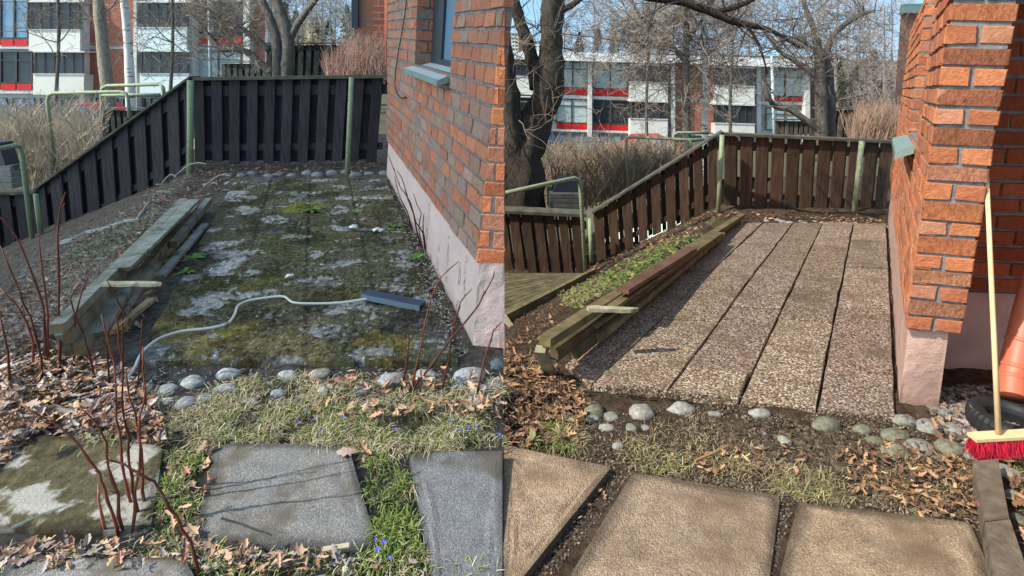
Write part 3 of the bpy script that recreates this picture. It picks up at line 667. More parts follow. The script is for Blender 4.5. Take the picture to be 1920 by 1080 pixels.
# ================================================================ FENCES
def fence(name, label, segs, mat, capm, group=None, posts=()):
    s0 = segs[0]; r = thing(name, label, "fence", at(s0['x0'], s0['yb'](s0['x0']), s0['Y'](s0['x0'])), group)
    for s in segs:
        lean, yt, yb, Yf = s['lean'], s['yt'], s['yb'], s['Y']; pitch, wd = s['pitch'], s['w']
        fb = MB(); bb = MB(); cp = MB(); x = s['x0']+s.get('off', 0)
        def q(mb, a, b, off, th, t0, b0):
            L = []
            for xx, top in ((a,0),(b,0),(b,1),(a,1)):
                y0 = yt(xx)+t0; y1 = yb(xx)+b0
                L.append(at(xx, y0, Yf(xx)+off) if top else at(xx+lean(xx)*(y1-y0), y1, Yf(xx)+off))
            mb.slab(L, (s.get('sx',0)*th, th, 0))
        k = 0
        while x < s['x1']-wd*.3:
            mb_c = rc((1,1,1), .22); fb.col = mb_c; j = R(-.8,.8)
            q(fb, x+j*.5, min(s['x1'], x+wd+j), R(0,.008), .022, 4, R(-2.5,2.5))
            bb.col = rc((.75,.75,.75), .2)
            if x+pitch < s['x1']: q(bb, x+wd-1.2+s.get('slit',1.2), x+pitch+1.2-s.get('slit2',0), .075, .02, 5, R(-6,0))
            x += pitch; k += 1
        for fr0, fr1 in ((.10,.22), (.78,.86)):
            rl = MB()
            for i in range(6):
                a = s['x0']+(s['x1']-s['x0'])*i/6; b = s['x0']+(s['x1']-s['x0'])*(i+1)/6; L = []
                for xx, ff in ((a,fr1),(b,fr1),(b,fr0),(a,fr0)):
                    hh = yb(xx)-yt(xx); L.append(at(xx+lean(xx)*hh*ff, yt(xx)+hh*ff, Yf(xx)+.034))
                rl.slab(L, (0, .036, 0))
            rl.build("rail", mat, r)
        a, b = s['x0']-s.get('ov',2), s['x1']+s.get('ov',2); ct = s.get('cap', 8)
        A_, B_ = at(a, yt(a)-ct*.1, Yf(a)-.05), at(b, yt(b)-ct*.1, Yf(b)-.05); C_, D_ = A_-Vector((0,0,ct*Yf(a)/FPX*.6)), B_-Vector((0,0,ct*Yf(b)/FPX*.6))
        cp.slab([C_, D_, B_, A_], (s.get('sx',0)*.15, .16, s.get('ct', .0)))
        fb.build("front_boards", mat, r); bb.build("rear_boards", mat, r); cp.build("cap_rail", capm, r)
    return r
lnL = lambda x: -(x-440)/3300; lnR = lambda x: -(x-1350)/2900
fL = fence("board_fence", "near black board fence round the mossy patio, stepping down the slope to the left", [
 dict(x0=362, x1=728, yt=lambda x: 146-(x-345)*.013, yb=lambda x: 306-(x-345)*.008, Y=lambda x: 6.75, lean=lnL, pitch=33.6, w=19.5, slit=0, cap=10),
 dict(x0=64, x1=352, yt=lambda x: 150+(345-x)*.722, yb=lambda x: 308+(345-x)*.74 if x > 240 else 386+(240-x)*.5, Y=lambda x: 6.75+(345-x)*.0019, lean=lnL, pitch=31.3, w=20.5, off=-2, slit=3.2, slit2=0, cap=7, sx=.3),
 dict(x0=-60, x1=62, yt=lambda x: 360+(62-x)*.03, yb=lambda x: 480+(62-x)*.03, Y=lambda x: 7.28, lean=lnL, pitch=29, w=19, cap=8)], m_fdark, m_cap)
fR = fence("board_fence", "sunlit brown board fence round the clean patio, stepping down the slope to the left", [
 dict(x0=1360, x1=1675, yt=lambda x: 250+(x-1350)*.046, yb=lambda x: 386+(x-1350)*.075, Y=lambda x: 7.25, lean=lnR, pitch=29.4, w=21.5, slit=3, slit2=9, cap=8),
 dict(x0=1112, x1=1352, yt=lambda x: 250+(1348-x)*.62, yb=lambda x: 393+(1333-x)*.45, Y=lambda x: 7.25+(1348-x)*.0014, lean=lnR, pitch=26.9, w=16.5, slit=3, slit2=2, cap=7, sx=.3),
 dict(x0=930, x1=1098, yt=lambda x: 396+(x-945)*.05, yb=lambda x: 508+(x-945)*.085, Y=lambda x: 7.6, lean=lnR, pitch=23.4, w=16.5, slit=2, slit2=3, cap=9, ct=.03)], m_fbrown, m_cap)
m_old = M("old dark board", (.03,.035,.033), (.07,.08,.07), 6, .85, .5, 25, attr=True)
m_oldb = M("old brown board", (.07,.06,.045), (.16,.13,.10), 6, .85, .5, 25, attr=True)
fg = "board fences of the gardens behind"
fence("board_fence", "dark fence behind the gnarled tree, beyond the near black one", [dict(x0=500, x1=668, yt=lambda x: 80, yb=lambda x: 150, Y=lambda x: 11.5, lean=lnL, pitch=15, w=9, cap=4), dict(x0=415, x1=502, yt=lambda x: 116, yb=lambda x: 150, Y=lambda x: 12, lean=lnL, pitch=11, w=7, cap=3)], m_old, m_cap, fg)
fence("board_fence", "short dark fence piece seen below the pale green rails by the birch", [dict(x0=182, x1=272, yt=lambda x: 203, yb=lambda x: 262, Y=lambda x: 11, lean=lnL, pitch=12, w=7.5, cap=4)], m_old, m_cap, fg)
fence("board_fence", "weathered fence behind the sunlit gnarled tree, beyond the brown one", [dict(x0=1532, x1=1620, yt=lambda x: 202, yb=lambda x: 262, Y=lambda x: 11.5, lean=lnR, pitch=14, w=9, cap=4, slit2=2), dict(x0=1455, x1=1532, yt=lambda x: 224, yb=lambda x: 256, Y=lambda x: 12, lean=lnR, pitch=9, w=6, cap=3, slit2=1)], m_oldb, m_cap, fg)
# posts and railings of green steel
def pipe_thing(name, label, pts, r, cat="post", group=None, smooth=True):
    P = [at(*p) for p in pts]; base = min(P, key=lambda p: p.z)
    o = thing(name, label, cat, base, group); mb = MB(); mb.col = rc((1,1,1), .1); mb.tube(P, r, 10); mb.build("pole", m_post, o, True); return o
pipe_thing("fence_post", "round green post at the inner corner of the black fence", [(357,151,6.62),(357,240,6.62),(356,350,6.60)], .036)
pipe_thing("fence_post", "thin mossy green post before the black fence near the brick wall", [(659,145,6.6),(655,240,6.6),(651,328,6.6)], .028)
pipe_thing("fence_post", "short green stub post beside the tall rail post on the mossy side", [(67,364,7.0),(79,458,7.0)], .029)
pipe_thing("fence_post", "slim green post at the corner of the brown fence", [(1354,253,7.1),(1350,330,7.1),(1346,410,7.1)], .028)
pipe_thing("fence_post", "green post leaning before the brown fence near the sunlit wall", [(1616,264,7.1),(1608,340,7.1),(1600,420,7.1)], .032)
pipe_thing("fence_post", "short green stub post beside the tall rail post on the sunlit side", [(1106,410,7.35),(1109,492,7.35)], .028)
pipe_thing("handrail", "green steel handrail with its post at the far left edge", [(-60,292,6.2),(0,279,6.5),(28,273,6.85),(37,276,6.9),(41,290,6.9),(66,492,6.9)], .028, "railing")
pipe_thing("handrail", "green steel handrail rising to its post before the forked tree", [(930,366,6.3),(1020,346,6.7),(1077,334,7.1),(1086,337,7.15),(1088,350,7.15),(1098,515,7.15)], .026, "railing")
pipe_thing("handrail", "lime green rail frame in front of the straw coloured hedge", [(104,318,9),(89,190,9),(91,179,9),(99,175,9),(226,172,9),(236,175,9),(240,185,9),(243,222,9)], .028, "railing")
pipe_thing("handrail", "lime green rail frame in front of the grey brown hedge", [(1178,356,9.4),(1174,266,9.4),(1176,259,9.4),(1182,257,9.4),(1288,262,9.4),(1294,265,9.4),(1296,282,9.4)], .024, "railing")
def rail2(label, a, b, c, Y):
    o = thing("handrail", label, "railing", at(*a[-1], Y)); mb = MB()
    for i, l in enumerate((a, b, c)): mb = MB(); mb.tube([at(x, y, Y) for x, y in l], .03, 8); mb.build("pole", m_post, o, True)
rail2("further green rail frame with a second bar, by the birch trunk", [(307,172),(305,163),(298,158),(200,161),(192,166),(190,176),(196,252)], [(191,178),(300,178)], [(300,159),(306,165),(308,180)], 10)
rail2("further green rail frame with a second bar, under the bare trees of the sunlit side", [(1330,249),(1270,249),(1264,253),(1263,262),(1266,310)], [(1264,262),(1320,262)], [(1263,275),(1266,310)], 10.6)
# ================================================================ TREES
def grow(mb, p, d, L, r, lev, maxlev, spread=.6, droop=0.0, kids=(4,6), col=None, wob=.25, minr=.003):
    n = 6 if lev < 2 else 4; pts = [p.copy()]; rad = [r]; cur = p.copy(); dd = d.normalized(); sub = []
    for i in range(n):
        dd = (dd+Vector((R(-wob,wob), R(-wob,wob), R(-wob,wob)-droop*(i/n)))).normalized()
        cur = cur+dd*L/n; pts.append(cur.copy()); rad.append(max(minr, r*(1-.75*(i+1)/n))); sub.append((cur.copy(), dd.copy(), rad[-1]))
    if col: mb.col = col
    mb.tube(pts, rad, 8 if lev == 0 else (5 if lev == 1 else 3), cap=False)
    if lev < maxlev:
        k = random.randint(*kids)
        for _ in range(k):
            c, cd, cr_ = sub[min(n-1, int(n*R(.15, 1)))]; side = Vector((R(-1,1), R(-1,1), R(-.6,1))).normalized()
            grow(mb, c, (cd*(1-spread)+side*spread*1.15), L*R(.45,.72), max(minr, cr_*.68), lev+1, maxlev, spread, droop, kids, None, wob*1.15, minr)
def limb(mb, pts, rad, n=12, sub=4, rough=.18):
    P = [at(*p) for p in pts]; Q = []; rr = []
    for i in range(len(P)-1):
        a, b, c, d_ = P[max(0,i-1)], P[i], P[i+1], P[min(len(P)-1,i+2)]
        for k in range(sub):
            t = k/sub; Q.append(.5*((2*b)+(c-a)*t+(2*a-5*b+4*c-d_)*t*t+(3*b-a-3*c+d_)*t**3)); rr.append(rad[i]+(rad[i+1]-rad[i])*t)
    Q.append(P[-1]); rr.append(rad[-1]); mb.tube(Q, rr, n, True, rough); return Q, rr
BK = (0.13,0.115,0.095); TW = (0.16,0.135,0.105); TWR = (0.20,0.165,0.13)
def twigs_on(mb, Q, rr, cnt, L, lev, col, up=.2, spread=.6, kids=(3,5), t0=.2, minr=.003, droop=0.):
    mb.col = col
    for _ in range(cnt):
        i = int(len(Q)*R(t0, .999)); d = Vector((R(-1,1), R(-.8,.8), R(-.5,1)+up)); grow(mb, Q[i], d, L*R(.6,1.1), max(minr, min(rr[i]*.5, L*.012)), 1, lev, spread, droop, kids, None, .3, minr)
def tree(name, label, limbs, tw, barkm, loc, group=None, col=BK, twc=TW, n=12, rough=.18):
    o = thing(name, label, "tree", loc, group); first = True
    kept = []
    for pts, rad in limbs:
        mb = MB(); mb.col = col; Q, rr = limb(mb, pts, rad, n, rough=rough); kept.append((Q, rr)); mb.build("trunk" if first else "branch", barkm, o, True); first = False
    mb = MB()
    for idx, cnt, L, lev, up, kw in tw: twigs_on(mb, *kept[idx], cnt, L, lev, twc, up, **kw)
    if mb.v: mb.build("twigs", m_twig, o)
    return o
# big forked tree
Y = 9.0
tree("forked_tree", "thick dark forked tree trunk with rough bark behind the brown fence, at the dividing edge", [
 ([(985,470,Y),(982,400,Y),(978,330,Y),(985,260,Y),(1000,215,Y)], [.36,.33,.31,.30,.30]),
 ([(985,290,Y),(1010,215,Y),(1032,150,Y-.1),(1034,80,Y-.1),(1036,0,Y-.1),(1040,-70,Y-.1)], [.27,.25,.20,.17,.165,.15]),
 ([(975,300,Y),(960,220,Y-.2),(948,140,Y-.3),(940,60,Y-.3),(935,-40,Y-.3)], [.24,.17,.15,.12,.1]),
 ([(1008,165,Y),(1000,120,Y+.1),(982,60,Y+.1),(966,10,Y+.1),(950,-50,Y+.1)], [.12,.11,.09,.08,.07]),
 ([(1052,20,Y-.1),(1068,12,Y-.2),(1090,-4,Y-.2),(1130,-40,Y-.2)], [.05,.045,.04,.03])],
 [(1, 22, 1.1, 3, .1, {}), (2, 12, 1.0, 3, 0, {}), (3, 12, 1.0, 3, 0, {})], m_bark, at(985,470,Y), col=(0.105,0.088,0.072), n=22, rough=.35)
# thick branch across the top, upper edge of the sunlit side
Y = 6.0
tree("overhanging_tree", "dark bare limb of a tree reaching across the top of the sunlit half", [
 ([(1040,-20,Y+.3),(1150,-25,Y+.2),(1230,-5,Y),(1280,3,Y),(1340,25,Y),(1380,42,Y),(1440,55,Y),(1500,90,Y)], [.07,.06,.05,.045,.04,.035,.025,.01]),
 ([(1340,24,Y),(1400,5,Y),(1440,-25,Y)], [.03,.025,.02]),
 ([(1400,45,Y),(1425,90,Y),(1440,140,Y)], [.018,.013,.005])],
 [(0, 20, .8, 3, -.4, {}), (1, 6, .6, 3, 0, {})], m_bark, at(1040,-20,Y+.3), col=(.07,.06,.05), twc=(.10,.085,.07))
tg = "bare trees in front of the apartment blocks"
Y = 20
tree("bare_tree", "grey bare tree trunk rising left of the sunlit birch, in front of the brick strip", [([(1288,330,Y),(1287,250,Y),(1286,150,Y),(1287,60,Y),(1286,-40,Y)], [.16,.14,.12,.10,.07]),
 ([(1287,120,Y),(1262,88,Y),(1235,60,Y),(1200,30,Y),(1180,-10,Y)], [.09,.07,.06,.05,.03]), ([(1287,105,Y),(1255,92,Y),(1215,88,Y),(1170,78,Y),(1130,72,Y)], [.06,.05,.045,.03,.02]), ([(1287,80,Y),(1315,40,Y),(1345,-10,Y)], [.06,.05,.03])],
 [(0, 26, 2.6, 4, .1, dict(t0=.45, minr=.006)), (1, 16, 2.3, 4, 0, dict(minr=.006)), (2, 16, 2.2, 4, -.2, dict(minr=.006)), (3, 10, 2.2, 4, 0, dict(minr=.006))], m_bark, at(1288,330,Y), tg, (.17,.15,.13), (.23,.185,.145))
Y = 21
tree("birch_tree", "slender white birch trunk in front of the sunlit brick strip", [([(1320,330,Y),(1322,250,Y),(1322,150,Y),(1320,70,Y),(1318,-30,Y)], [.14,.11,.10,.08,.05])], [(0, 34, 2.4, 4, -.1, dict(t0=.45, droop=.25, minr=.006))], m_birch, at(1322,330,Y), tg, (1,1,1), (.24,.19,.15))
# fruit tree
Y = 10.0
def gnarled(label, dx, dy, k, Y, col, twc, cnt):
    f = lambda l: [(1547+(x-1547)*k+dx, 250+(y-250)*k+dy, Y+z) for x, y, z in l]
    return tree("gnarled_tree", label, [
     (f([(1542,300,0),(1541,250,0),(1540,190,0),(1537,130,0),(1532,80,.1),(1520,40,.1),(1505,0,.1)]), [.13,.11,.10,.09,.06,.045,.03]),
     (f([(1556,300,.1),(1556,250,.1),(1557,190,.1),(1552,140,.1),(1548,110,.1)]), [.11,.10,.085,.08,.07]),
     (f([(1560,195,.1),(1580,165,0),(1600,145,0),(1607,125,0)]), [.05,.045,.04,.03]),
     (f([(1545,120,.1),(1560,70,.1),(1600,35,.1),(1640,20,.1)]), [.06,.05,.04,.02]),
     (f([(1538,245,0),(1510,225,0),(1480,205,0),(1455,200,0),(1440,180,-.1),(1432,150,-.1)]), [.06,.055,.05,.045,.035,.02]),
     (f([(1538,150,0),(1500,120,0),(1460,95,0),(1435,60,0)]), [.05,.045,.03,.02])],
     [(0, cnt, 1.0, 4, .1, dict(t0=.45)), (2, cnt//3, .8, 3, .2, {}), (3, cnt, .9, 4, .1, {}), (4, cnt//2, .8, 3, .2, {}), (5, cnt, .9, 4, 0, {})], m_bark, at(1547+dx, 300, Y), "gnarled fruit trees behind the fences", col, twc)
gnarled("gnarled two stemmed fruit tree in sun behind the brown fence", 0, 0, 1, 10.0, (.19,.165,.14), (.16,.135,.11), 12)
Y = 10.5
tree("gnarled_tree", "gnarled fruit tree with long bent limb over the black fence", [
 ([(520,200,Y),(520,138,Y),(518,80,Y),(508,40,Y),(495,10,Y),(480,-30,Y)], [.10,.09,.085,.08,.07,.06]),
 ([(538,200,Y),(538,138,Y),(540,70,Y),(525,20,Y),(512,-20,Y)], [.12,.11,.10,.09,.07]),
 ([(542,72,Y),(558,45,Y),(580,15,Y),(592,0,Y),(610,-30,Y)], [.07,.06,.05,.04,.03]),
 ([(512,135,Y),(480,112,Y),(460,96,Y),(430,92,Y),(412,90,Y),(395,70,Y),(375,45,Y),(355,25,Y)], [.06,.06,.055,.05,.05,.04,.03,.015]),
 ([(505,95,Y),(480,72,Y),(450,52,Y),(420,30,Y),(390,15,Y),(350,5,Y)], [.055,.05,.045,.04,.03,.015]),
 ([(412,90,Y),(425,105,Y),(440,100,Y)], [.02,.015,.01])],
 [(0,8,.9,3,.2,{}), (2,7,.8,3,.2,{}), (3,16,.8,4,.1,{}), (4,20,.9,4,-.1,{})], m_bark, at(530,200,Y), "gnarled fruit trees behind the fences", (.20,.18,.155), (.24,.20,.16))
Y = 19
tree("bare_tree", "thick pale barked tree with a knot, left of the birch before the brick strip", [([(207,300,Y),(203,190,Y),(198,140,Y),(190,60,Y),(185,0,Y),(182,-40,Y)], [.24,.21,.18,.17,.155,.15]), ([(198,20,Y),(212,10,Y),(222,-10,Y)], [.04,.03,.02])], [(0,6,1.5,3,.1,dict(t0=.6,minr=.006))], m_bark, at(205,300,Y), tg, (.34,.29,.23), (.23,.185,.145))
Y = 20
tree("birch_tree", "white birch trunk beside the thick pale barked tree", [([(248,300,Y),(245,180,Y),(240,80,Y),(232,0,Y),(228,-40,Y)], [.17,.15,.13,.115,.11])], [], m_birch, at(248,300,Y), tg, (1,1,1))
def drooping(label, x, y, cnt, Y, L=2.0):
    o = thing("bare_tree", label, "tree", at(x, 330, Y), tg); mb = MB(); mb.col = (.16,.14,.12)
    q, rr = limb(mb, [(x,330,Y),(x-3,200,Y),(x+2,80,Y),(x,-40,Y),(x+3,-120,Y)], [.08,.065,.055,.045,.035]); mb.build("trunk", m_bark, o, True)
    mb = MB(); twigs_on(mb, q, rr, cnt, L, 4, (.26,.21,.16), -.1, .65, (3,4), .45, .006, .3); mb.build("twigs", m_twig, o)
drooping("fine twigged bare tree in front of the balcony left of the brick strip", 108, 0, 26, 22)
drooping("fine twigged bare tree in front of the pale blue balcony", 322, 0, 30, 22, 2.3)
drooping("fine twigged bare tree in front of the white fronted balcony on the sunlit side", 1372, 0, 34, 24, 2.6)
drooping("slim bare tree with hanging catkins between the forked trunk and the grey trunk", 1215, 0, 34, 26, 2.8)
# flag poles
for x, y0, Yp, lab in ((392, 142, 13, "slim white pole behind the black fence"), (1449, 250, 14, "slim white pole behind the brown fence")):
    o = thing("white_pole", lab, "pole", at(x+3, y0+40, Yp), "slim white poles"); mb = MB(); mb.tube([at(x+4, y0+40, Yp), at(x-2, -80 if x < 900 else 105, Yp)], .035, 8); mb.build("pole", m_pale_sheet, o, True)
# woods behind
TR = {}
def conifer(x, yb, yt, Y, label, col, group):
    b = at(x, yb, Y); t = at(x, yt, Y); H = t.z-b.z; o = thing("pine_tree", label, "tree", b, group)
    mb = MB(); mb.col = (.12,.08,.05); mb.tube([b, b.lerp(t, .5), t], [H*.02, H*.014, H*.003], 6); mb.build("trunk", m_bark, o)
    mb = MB()
    for k in range(900):
        f = R(.12, 1)**.8; rad = H*.24*(1-f)**.8+H*.02; a = R(0, 6.28); rr = rad*math.sqrt(R(.15,1)); c = b+Vector((math.cos(a)*rr, math.sin(a)*rr, H*f+noise.noise(Vector((a*2, f*9, x)))*H*.03)); s_ = H*R(.015,.035)
        mb.col = rc(col, .35); d = Vector((R(-1,1), R(-1,1), R(-.6,.6))).normalized()*s_; e = Vector((R(-1,1), R(-1,1), R(-1,1))).normalized()*s_*.6
        mb.add([c-d, c+e, c+d, c-e], [(0,1,2,3)])
    mb.build("crown", m_grass, o); TR.setdefault(group, []).append(o)
wg = "pine trees on the wooded slope"
for i, (x, yb, yt, Y_) in enumerate([(1085,130,60,75),(1120,130,50,80),(1150,130,58,70),(1190,130,66,90),(1560,240,110,45),(1595,240,130,50),(1625,240,95,55),(1570,240,150,42),(1640,245,150,44),(620,110,38,60),(596,110,28,70),(560,110,20,75),(540,110,5,70),(655,110,10,80),(1240,130,62,85)]):
    nm = ["dark green pine over the apartment roof", "pine on the slope behind the sunlit gnarled tree", "pine on the slope behind the black fence"]
    j = 0 if 1000 < x < 1300 else (1 if x > 1300 else 2)
    conifer(x, yb, yt, Y_, nm[j], (.035,.055,.02) if j == 0 else (.055,.065,.04), ["pines over the apartment roof", "pines behind the sunlit gnarled tree", "pines behind the dark fence"][j])
def haze_tree(x, yb, yt, Y, label, group, col):
    b, t = at(x, yb, Y), at(x, yt, Y); H = (t-b).length; o = thing("bare_tree", label, "tree", b, group)
    mb = MB(); mb.col = col; mb.tube([b, b.lerp(t,.5)+Vector((R(-.3,.3),0,0)), t], [H*.016, H*.010, H*.003], 5); mb.build("trunk", m_bark, o)
    Q = [b.lerp(t, k/12) for k in range(13)]; mb = MB(); twigs_on(mb, Q, [H*.012*(1-k/14) for k in range(13)], 30, H*.26, 3, col, .5, .5, (3,4), .2, Y*.00022); mb.build("twigs", m_twig, o); TR.setdefault(group, []).append(o)
for i in range(12): x = 1058+i*31+R(-9,9); haze_tree(x, 140, R(-5,45), R(62,90), "hazy bare tree over the apartment roof", "bare trees over the apartment roof", rc((.25,.21,.19),.1))
for i in range(9): x = 1540+i*17+R(-5,5); haze_tree(x, 250, R(-10,70), R(35,60), "hazy bare tree behind the sunlit gnarled tree", "bare trees behind the gnarled tree", rc((.28,.24,.22),.12))
for i in range(11): x = 512+i*15+R(-4,4); haze_tree(x, 140, R(-60,0), R(45,75), "hazy bare tree behind the black fence", "bare trees behind the black fence", rc((.27,.25,.22),.12))
for v in TR.values(): rank(v)
# hedges and shrubs made of stems
def hedge(name, label, n, xr, basef, topf, Yr, col, cat="hedge", group=None, r=.008, lean=.12, fork=3, lenk=1):
    o = None; mb = MB(); pos = []
    for _ in range(n):
        x = R(*xr); Y = R(*Yr); yb = basef(x, Y); yt = topf(x)+R(-8,14); b = at(x, yb, Y); h = (at(x, yt, Y).z-b.z)*R(.65,1.05)*lenk
        if h <= .1: continue
        mb.col = rc(col, .3); pts = [b]; d = Vector((R(-lean,lean), R(-lean,lean), 1)); c = b.copy()
        for k in range(5): d = d+Vector((R(-.13,.13), R(-.13,.13), 0)); c = c+d.normalized()*h/5; pts.append(c.copy())
        mb.tube(pts, [r, r*.9, r*.8, r*.65, r*.5, r*.3], 3, False)
        for k in range(fork):
            i = random.randint(1,4); q = pts[i]; d2 = Vector((R(-.7,.7), R(-.7,.7), R(.4,1))).normalized()*h*R(.15,.4); mb.tube([q, q+d2*.5+Vector((R(-.03,.03),)*3), q+d2], [r*.5, r*.4, r*.25], 3, False)
    x = (xr[0]+xr[1])/2; Y = sum(Yr)/2
    o = thing(name, label, cat, at(x, basef(x, Y), Y), group); mb.build("stems", m_twig, o); return o
hedge("hedge", "straw coloured leafless hedge behind the handrail at the upper left", 420, (-40,185), lambda x, Y: 300+(10.5-Y)*22-max(0,x-60)*.25+20, lambda x: 195, (8.8,11.5), (.50,.43,.33), r=.010, lean=.3, fork=9, lenk=1.1)
hedge("hedge", "grey brown leafless hedge behind the handrail and forked tree on the sunlit side", 1000, (1016,1262), lambda x, Y: 390+(10.5-Y)*12-max(0,x-1080)*.3, lambda x: 258, (9.6,12.5), (.27,.215,.155), r=.010, lean=.5, fork=9)
hedge("bare_shrub", "reddish leafless shrub between the black fence and the brick wall", 260, (612,728), lambda x, Y: 150, lambda x: 62+max(0,650-x)*.9, (8.0,9.2), (.30,.19,.15), "shrub", r=.006, lean=.25)
hedge("bare_shrub", "brown leafless shrub behind the brown fence by the sunlit house", 300, (1592,1682), lambda x, Y: 275, lambda x: 178+max(0,1620-x)*.5, (8.3,9.6), (.27,.18,.13), "shrub", r=.006, lean=.25)
# cars in the street, seen through the hedges
m_carred = M("red car paint", (.35,.02,.025), None, 2, .5, 0, spec=.2); m_cardark = M("dark car paint", (.03,.035,.04), None, 2, .3, 0, spec=.6); m_tyre = M("rubber", (.012,.012,.013), (.03,.03,.032), 12, .55, .3)
def car(x, y, Y, mat, label):
    b = at(x, y, Y); o = thing("parked_car", label, "car", b, "cars parked in the street"); L = 4.2; W_ = 1.7
    prof = [(-L/2,.35),(-L/2,.8),(-L/2+.25,.9),(-L/2+.9,.95),(-L/2+1.45,1.42),(L/2-1.5,1.45),(L/2-.8,1.0),(L/2-.1,.88),(L/2,.6),(L/2,.35)]
    mb = MB(); mb.slab([b+Vector((u,0,v)) for u, v in prof], (0,W_,0)); body = mb.build("body", mat, o)
    mb = MB(); mb.slab([b+Vector((u,-.012,v)) for u, v in ((-L/2+1.1,.98),(L/2-1.05,.98),(L/2-1.6,1.38),(-L/2+1.5,1.38))], (0,W_+.024,0)); mb.build("window", m_glass_blue, o)
    for u in (-1.3,1.3):
        mb = MB(); mb.tube([b+Vector((u,-.03,.32)), b+Vector((u,.2,.32))], .32, 16); mb.build("wheel", m_tyre, o)
car(150, 262, 24, m_carred, "red parked car in the street behind the straw coloured hedge"); car(20, 268, 23, m_cardark, "dark parked car at the left edge behind the straw coloured hedge")
car(1222, 318, 26, m_carred, "red parked car glimpsed through the grey brown hedge near the corner of the fence"); car(1105, 322, 27, m_cardark, "dark parked car glimpsed through the middle of the grey brown hedge")
# ================================================================ TIMBER PILES
gp = "weathered planks and beams in the pile on the mossy side"; gq = "planks and beams in the pile beside the clean patio"
m_wood_d = M("mossy old wood", (0.07,0.06,0.037), (0.17,0.15,0.095), 9, 0.9, 0.6, 30, attr=True, c3=(0.09,0.09,0.04), c3scale=5, c3at=0.62)
def timber(name, label, pf, n, hn, f, hf, wd, ht, mat, group, col=(1,1,1), point=0, roll=0):
    a, b = pf(*n, hn), pf(*f, hf); o = thing(name, label, "plank" if name == "plank" else ("post" if name == "stake" else "beam"), a.lerp(b, .5)-Vector((0,0,ht/2)), group)
    mb = MB(); mb.col = col; d = (b-a).normalized(); up = Vector((roll,0,1)); mb.beam(a, b, wd, ht, up, .002, point); mb.build("timber", mat, o)
    if not point:
        eg = MB(); eg.col = (col[0]*1.15,col[1]*1.1,col[2]); eg.beam(a-d*.003, a+d*.001, wd*.97, ht*.97, up); eg.build("sawn_end", m_wood_d if mat == m_wood else mat, o)
T = lambda *a, **k: timber(*a, **k)
T("beam", "long grey beam on the outer side of the pile on the mossy side", planeL, (108,616), .28, (345,376), .17, .06, .045, m_wood, gp, (1.05,1.05,1))
T("beam", "beam just under the long outer one, its near end showing below it", planeL, (128,630), .20, (335,398), .09, .04, .07, m_wood, gp, (.9,.86,.72))
T("beam", "middle beam with a square near end behind the leaning stake, mossy side", planeL, (150,655), .12, (365,392), .05, .05, .06, m_wood, gp, (.9,.83,.65))
T("plank", "broad flat grey plank on top of the pile, reaching up to the fence post", planeL, (225,505), .26, (362,376), .18, .11, .022, m_wood, gp, (1.15,1.2,1.15))
T("plank", "plank with a cut off near end just right of the middle beam", planeL, (183,628), .13, (250,510), .15, .085, .026, m_wood, gp, (1.0,.96,.86))
T("plank", "short plank with a notched near end under the pale pointed stake", planeL, (220,590), .08, (282,498), .10, .085, .026, m_wood, gp, (1.15,1.08,.95))
T("plank", "short yellowish plank lying nearest the moss, near end of the pile", planeL, (210,622), .035, (284,562), .04, .04, .025, m_wood, gp, (1.9,1.55,1.0))
T("plank", "narrow grey plank lying on the patio edge beyond the green weeds", planeL, (300,520), .05, (386,420), .04, .055, .025, m_wood, gp, (1.1,1.15,1.2))
T("beam", "grey beam of the far end, between the broad plank and the patio edge", planeL, (325,458), .09, (392,376), .08, .05, .05, m_wood, gp, (.85,.9,.9))
T("stake", "pale pointed stake lying across the grey planks", planeL, (195,532), .32, (302,533), .30, .04, .015, m_wood, gp, (2.3,2.1,1.6), point=.8)
T("stake", "leaning grey stake holding up the near end of the mossy side pile", planeL, (138,672), .0, (112,625), .21, .045, .025, m_wood, gp, (.9,1,1.1))
T("beam", "long mossy beam on the outer side of the sunlit pile", planeR, (1022,640), .27, (1392,404), .09, .065, .045, m_wood_d, gq, (1.1,1.0,.75))
T("beam", "long beam hidden half under the outer one of the sunlit pile", planeR, (1040,664), .16, (1386,415), .03, .045, .06, m_wood_d, gq, (.7,.6,.45))
T("beam", "beam with a square dark end, second from the left in the sunlit pile", planeR, (1078,660), .10, (1340,452), .05, .035, .075, m_wood_d, gq, (.75,.65,.48))
T("beam", "beam running along the patio side of the sunlit pile", planeR, (1122,634), .10, (1356,440), .11, .035, .04, m_wood_d, gq, (1.3,1.2,.85))
T("plank", "thin splintered plank showing between the beams of the sunlit pile", planeR, (1112,612), .17, (1330,455), .14, .05, .02, m_wood_d, gq, (.9,.8,.55))
T("plank", "red brown plank lying on top of the sunlit pile", planeR, (1168,545), .30, (1298,466), .22, .075, .028, M("red brown timber", (.085,.04,.022), (.16,.085,.05), 8, .8, .4, 30, attr=True), gq)
T("plank", "flat mossy plank under the red brown one on the sunlit pile", planeR, (1140,575), .245, (1345,437), .17, .10, .025, m_wood_d, gq, (1.0,.9,.62))
T("stake", "pale pointed stake lying across the sunlit pile", planeR, (1102,579), .33, (1196,581), .31, .04, .02, m_wood, gq, (1.5,1.35,1.0), point=.8)
T("stake", "weathered stake leaning under the near end of the sunlit pile", planeR, (1032,700), .0, (1013,655), .22, .05, .035, m_wood, gq, (1.1,1,.7))
T("beam", "short square beam end standing by the slim green corner post", planeR, (1338,425), .02, (1348,412), .10, .14, .1, m_wood_d, gq, (.8,.8,.6))
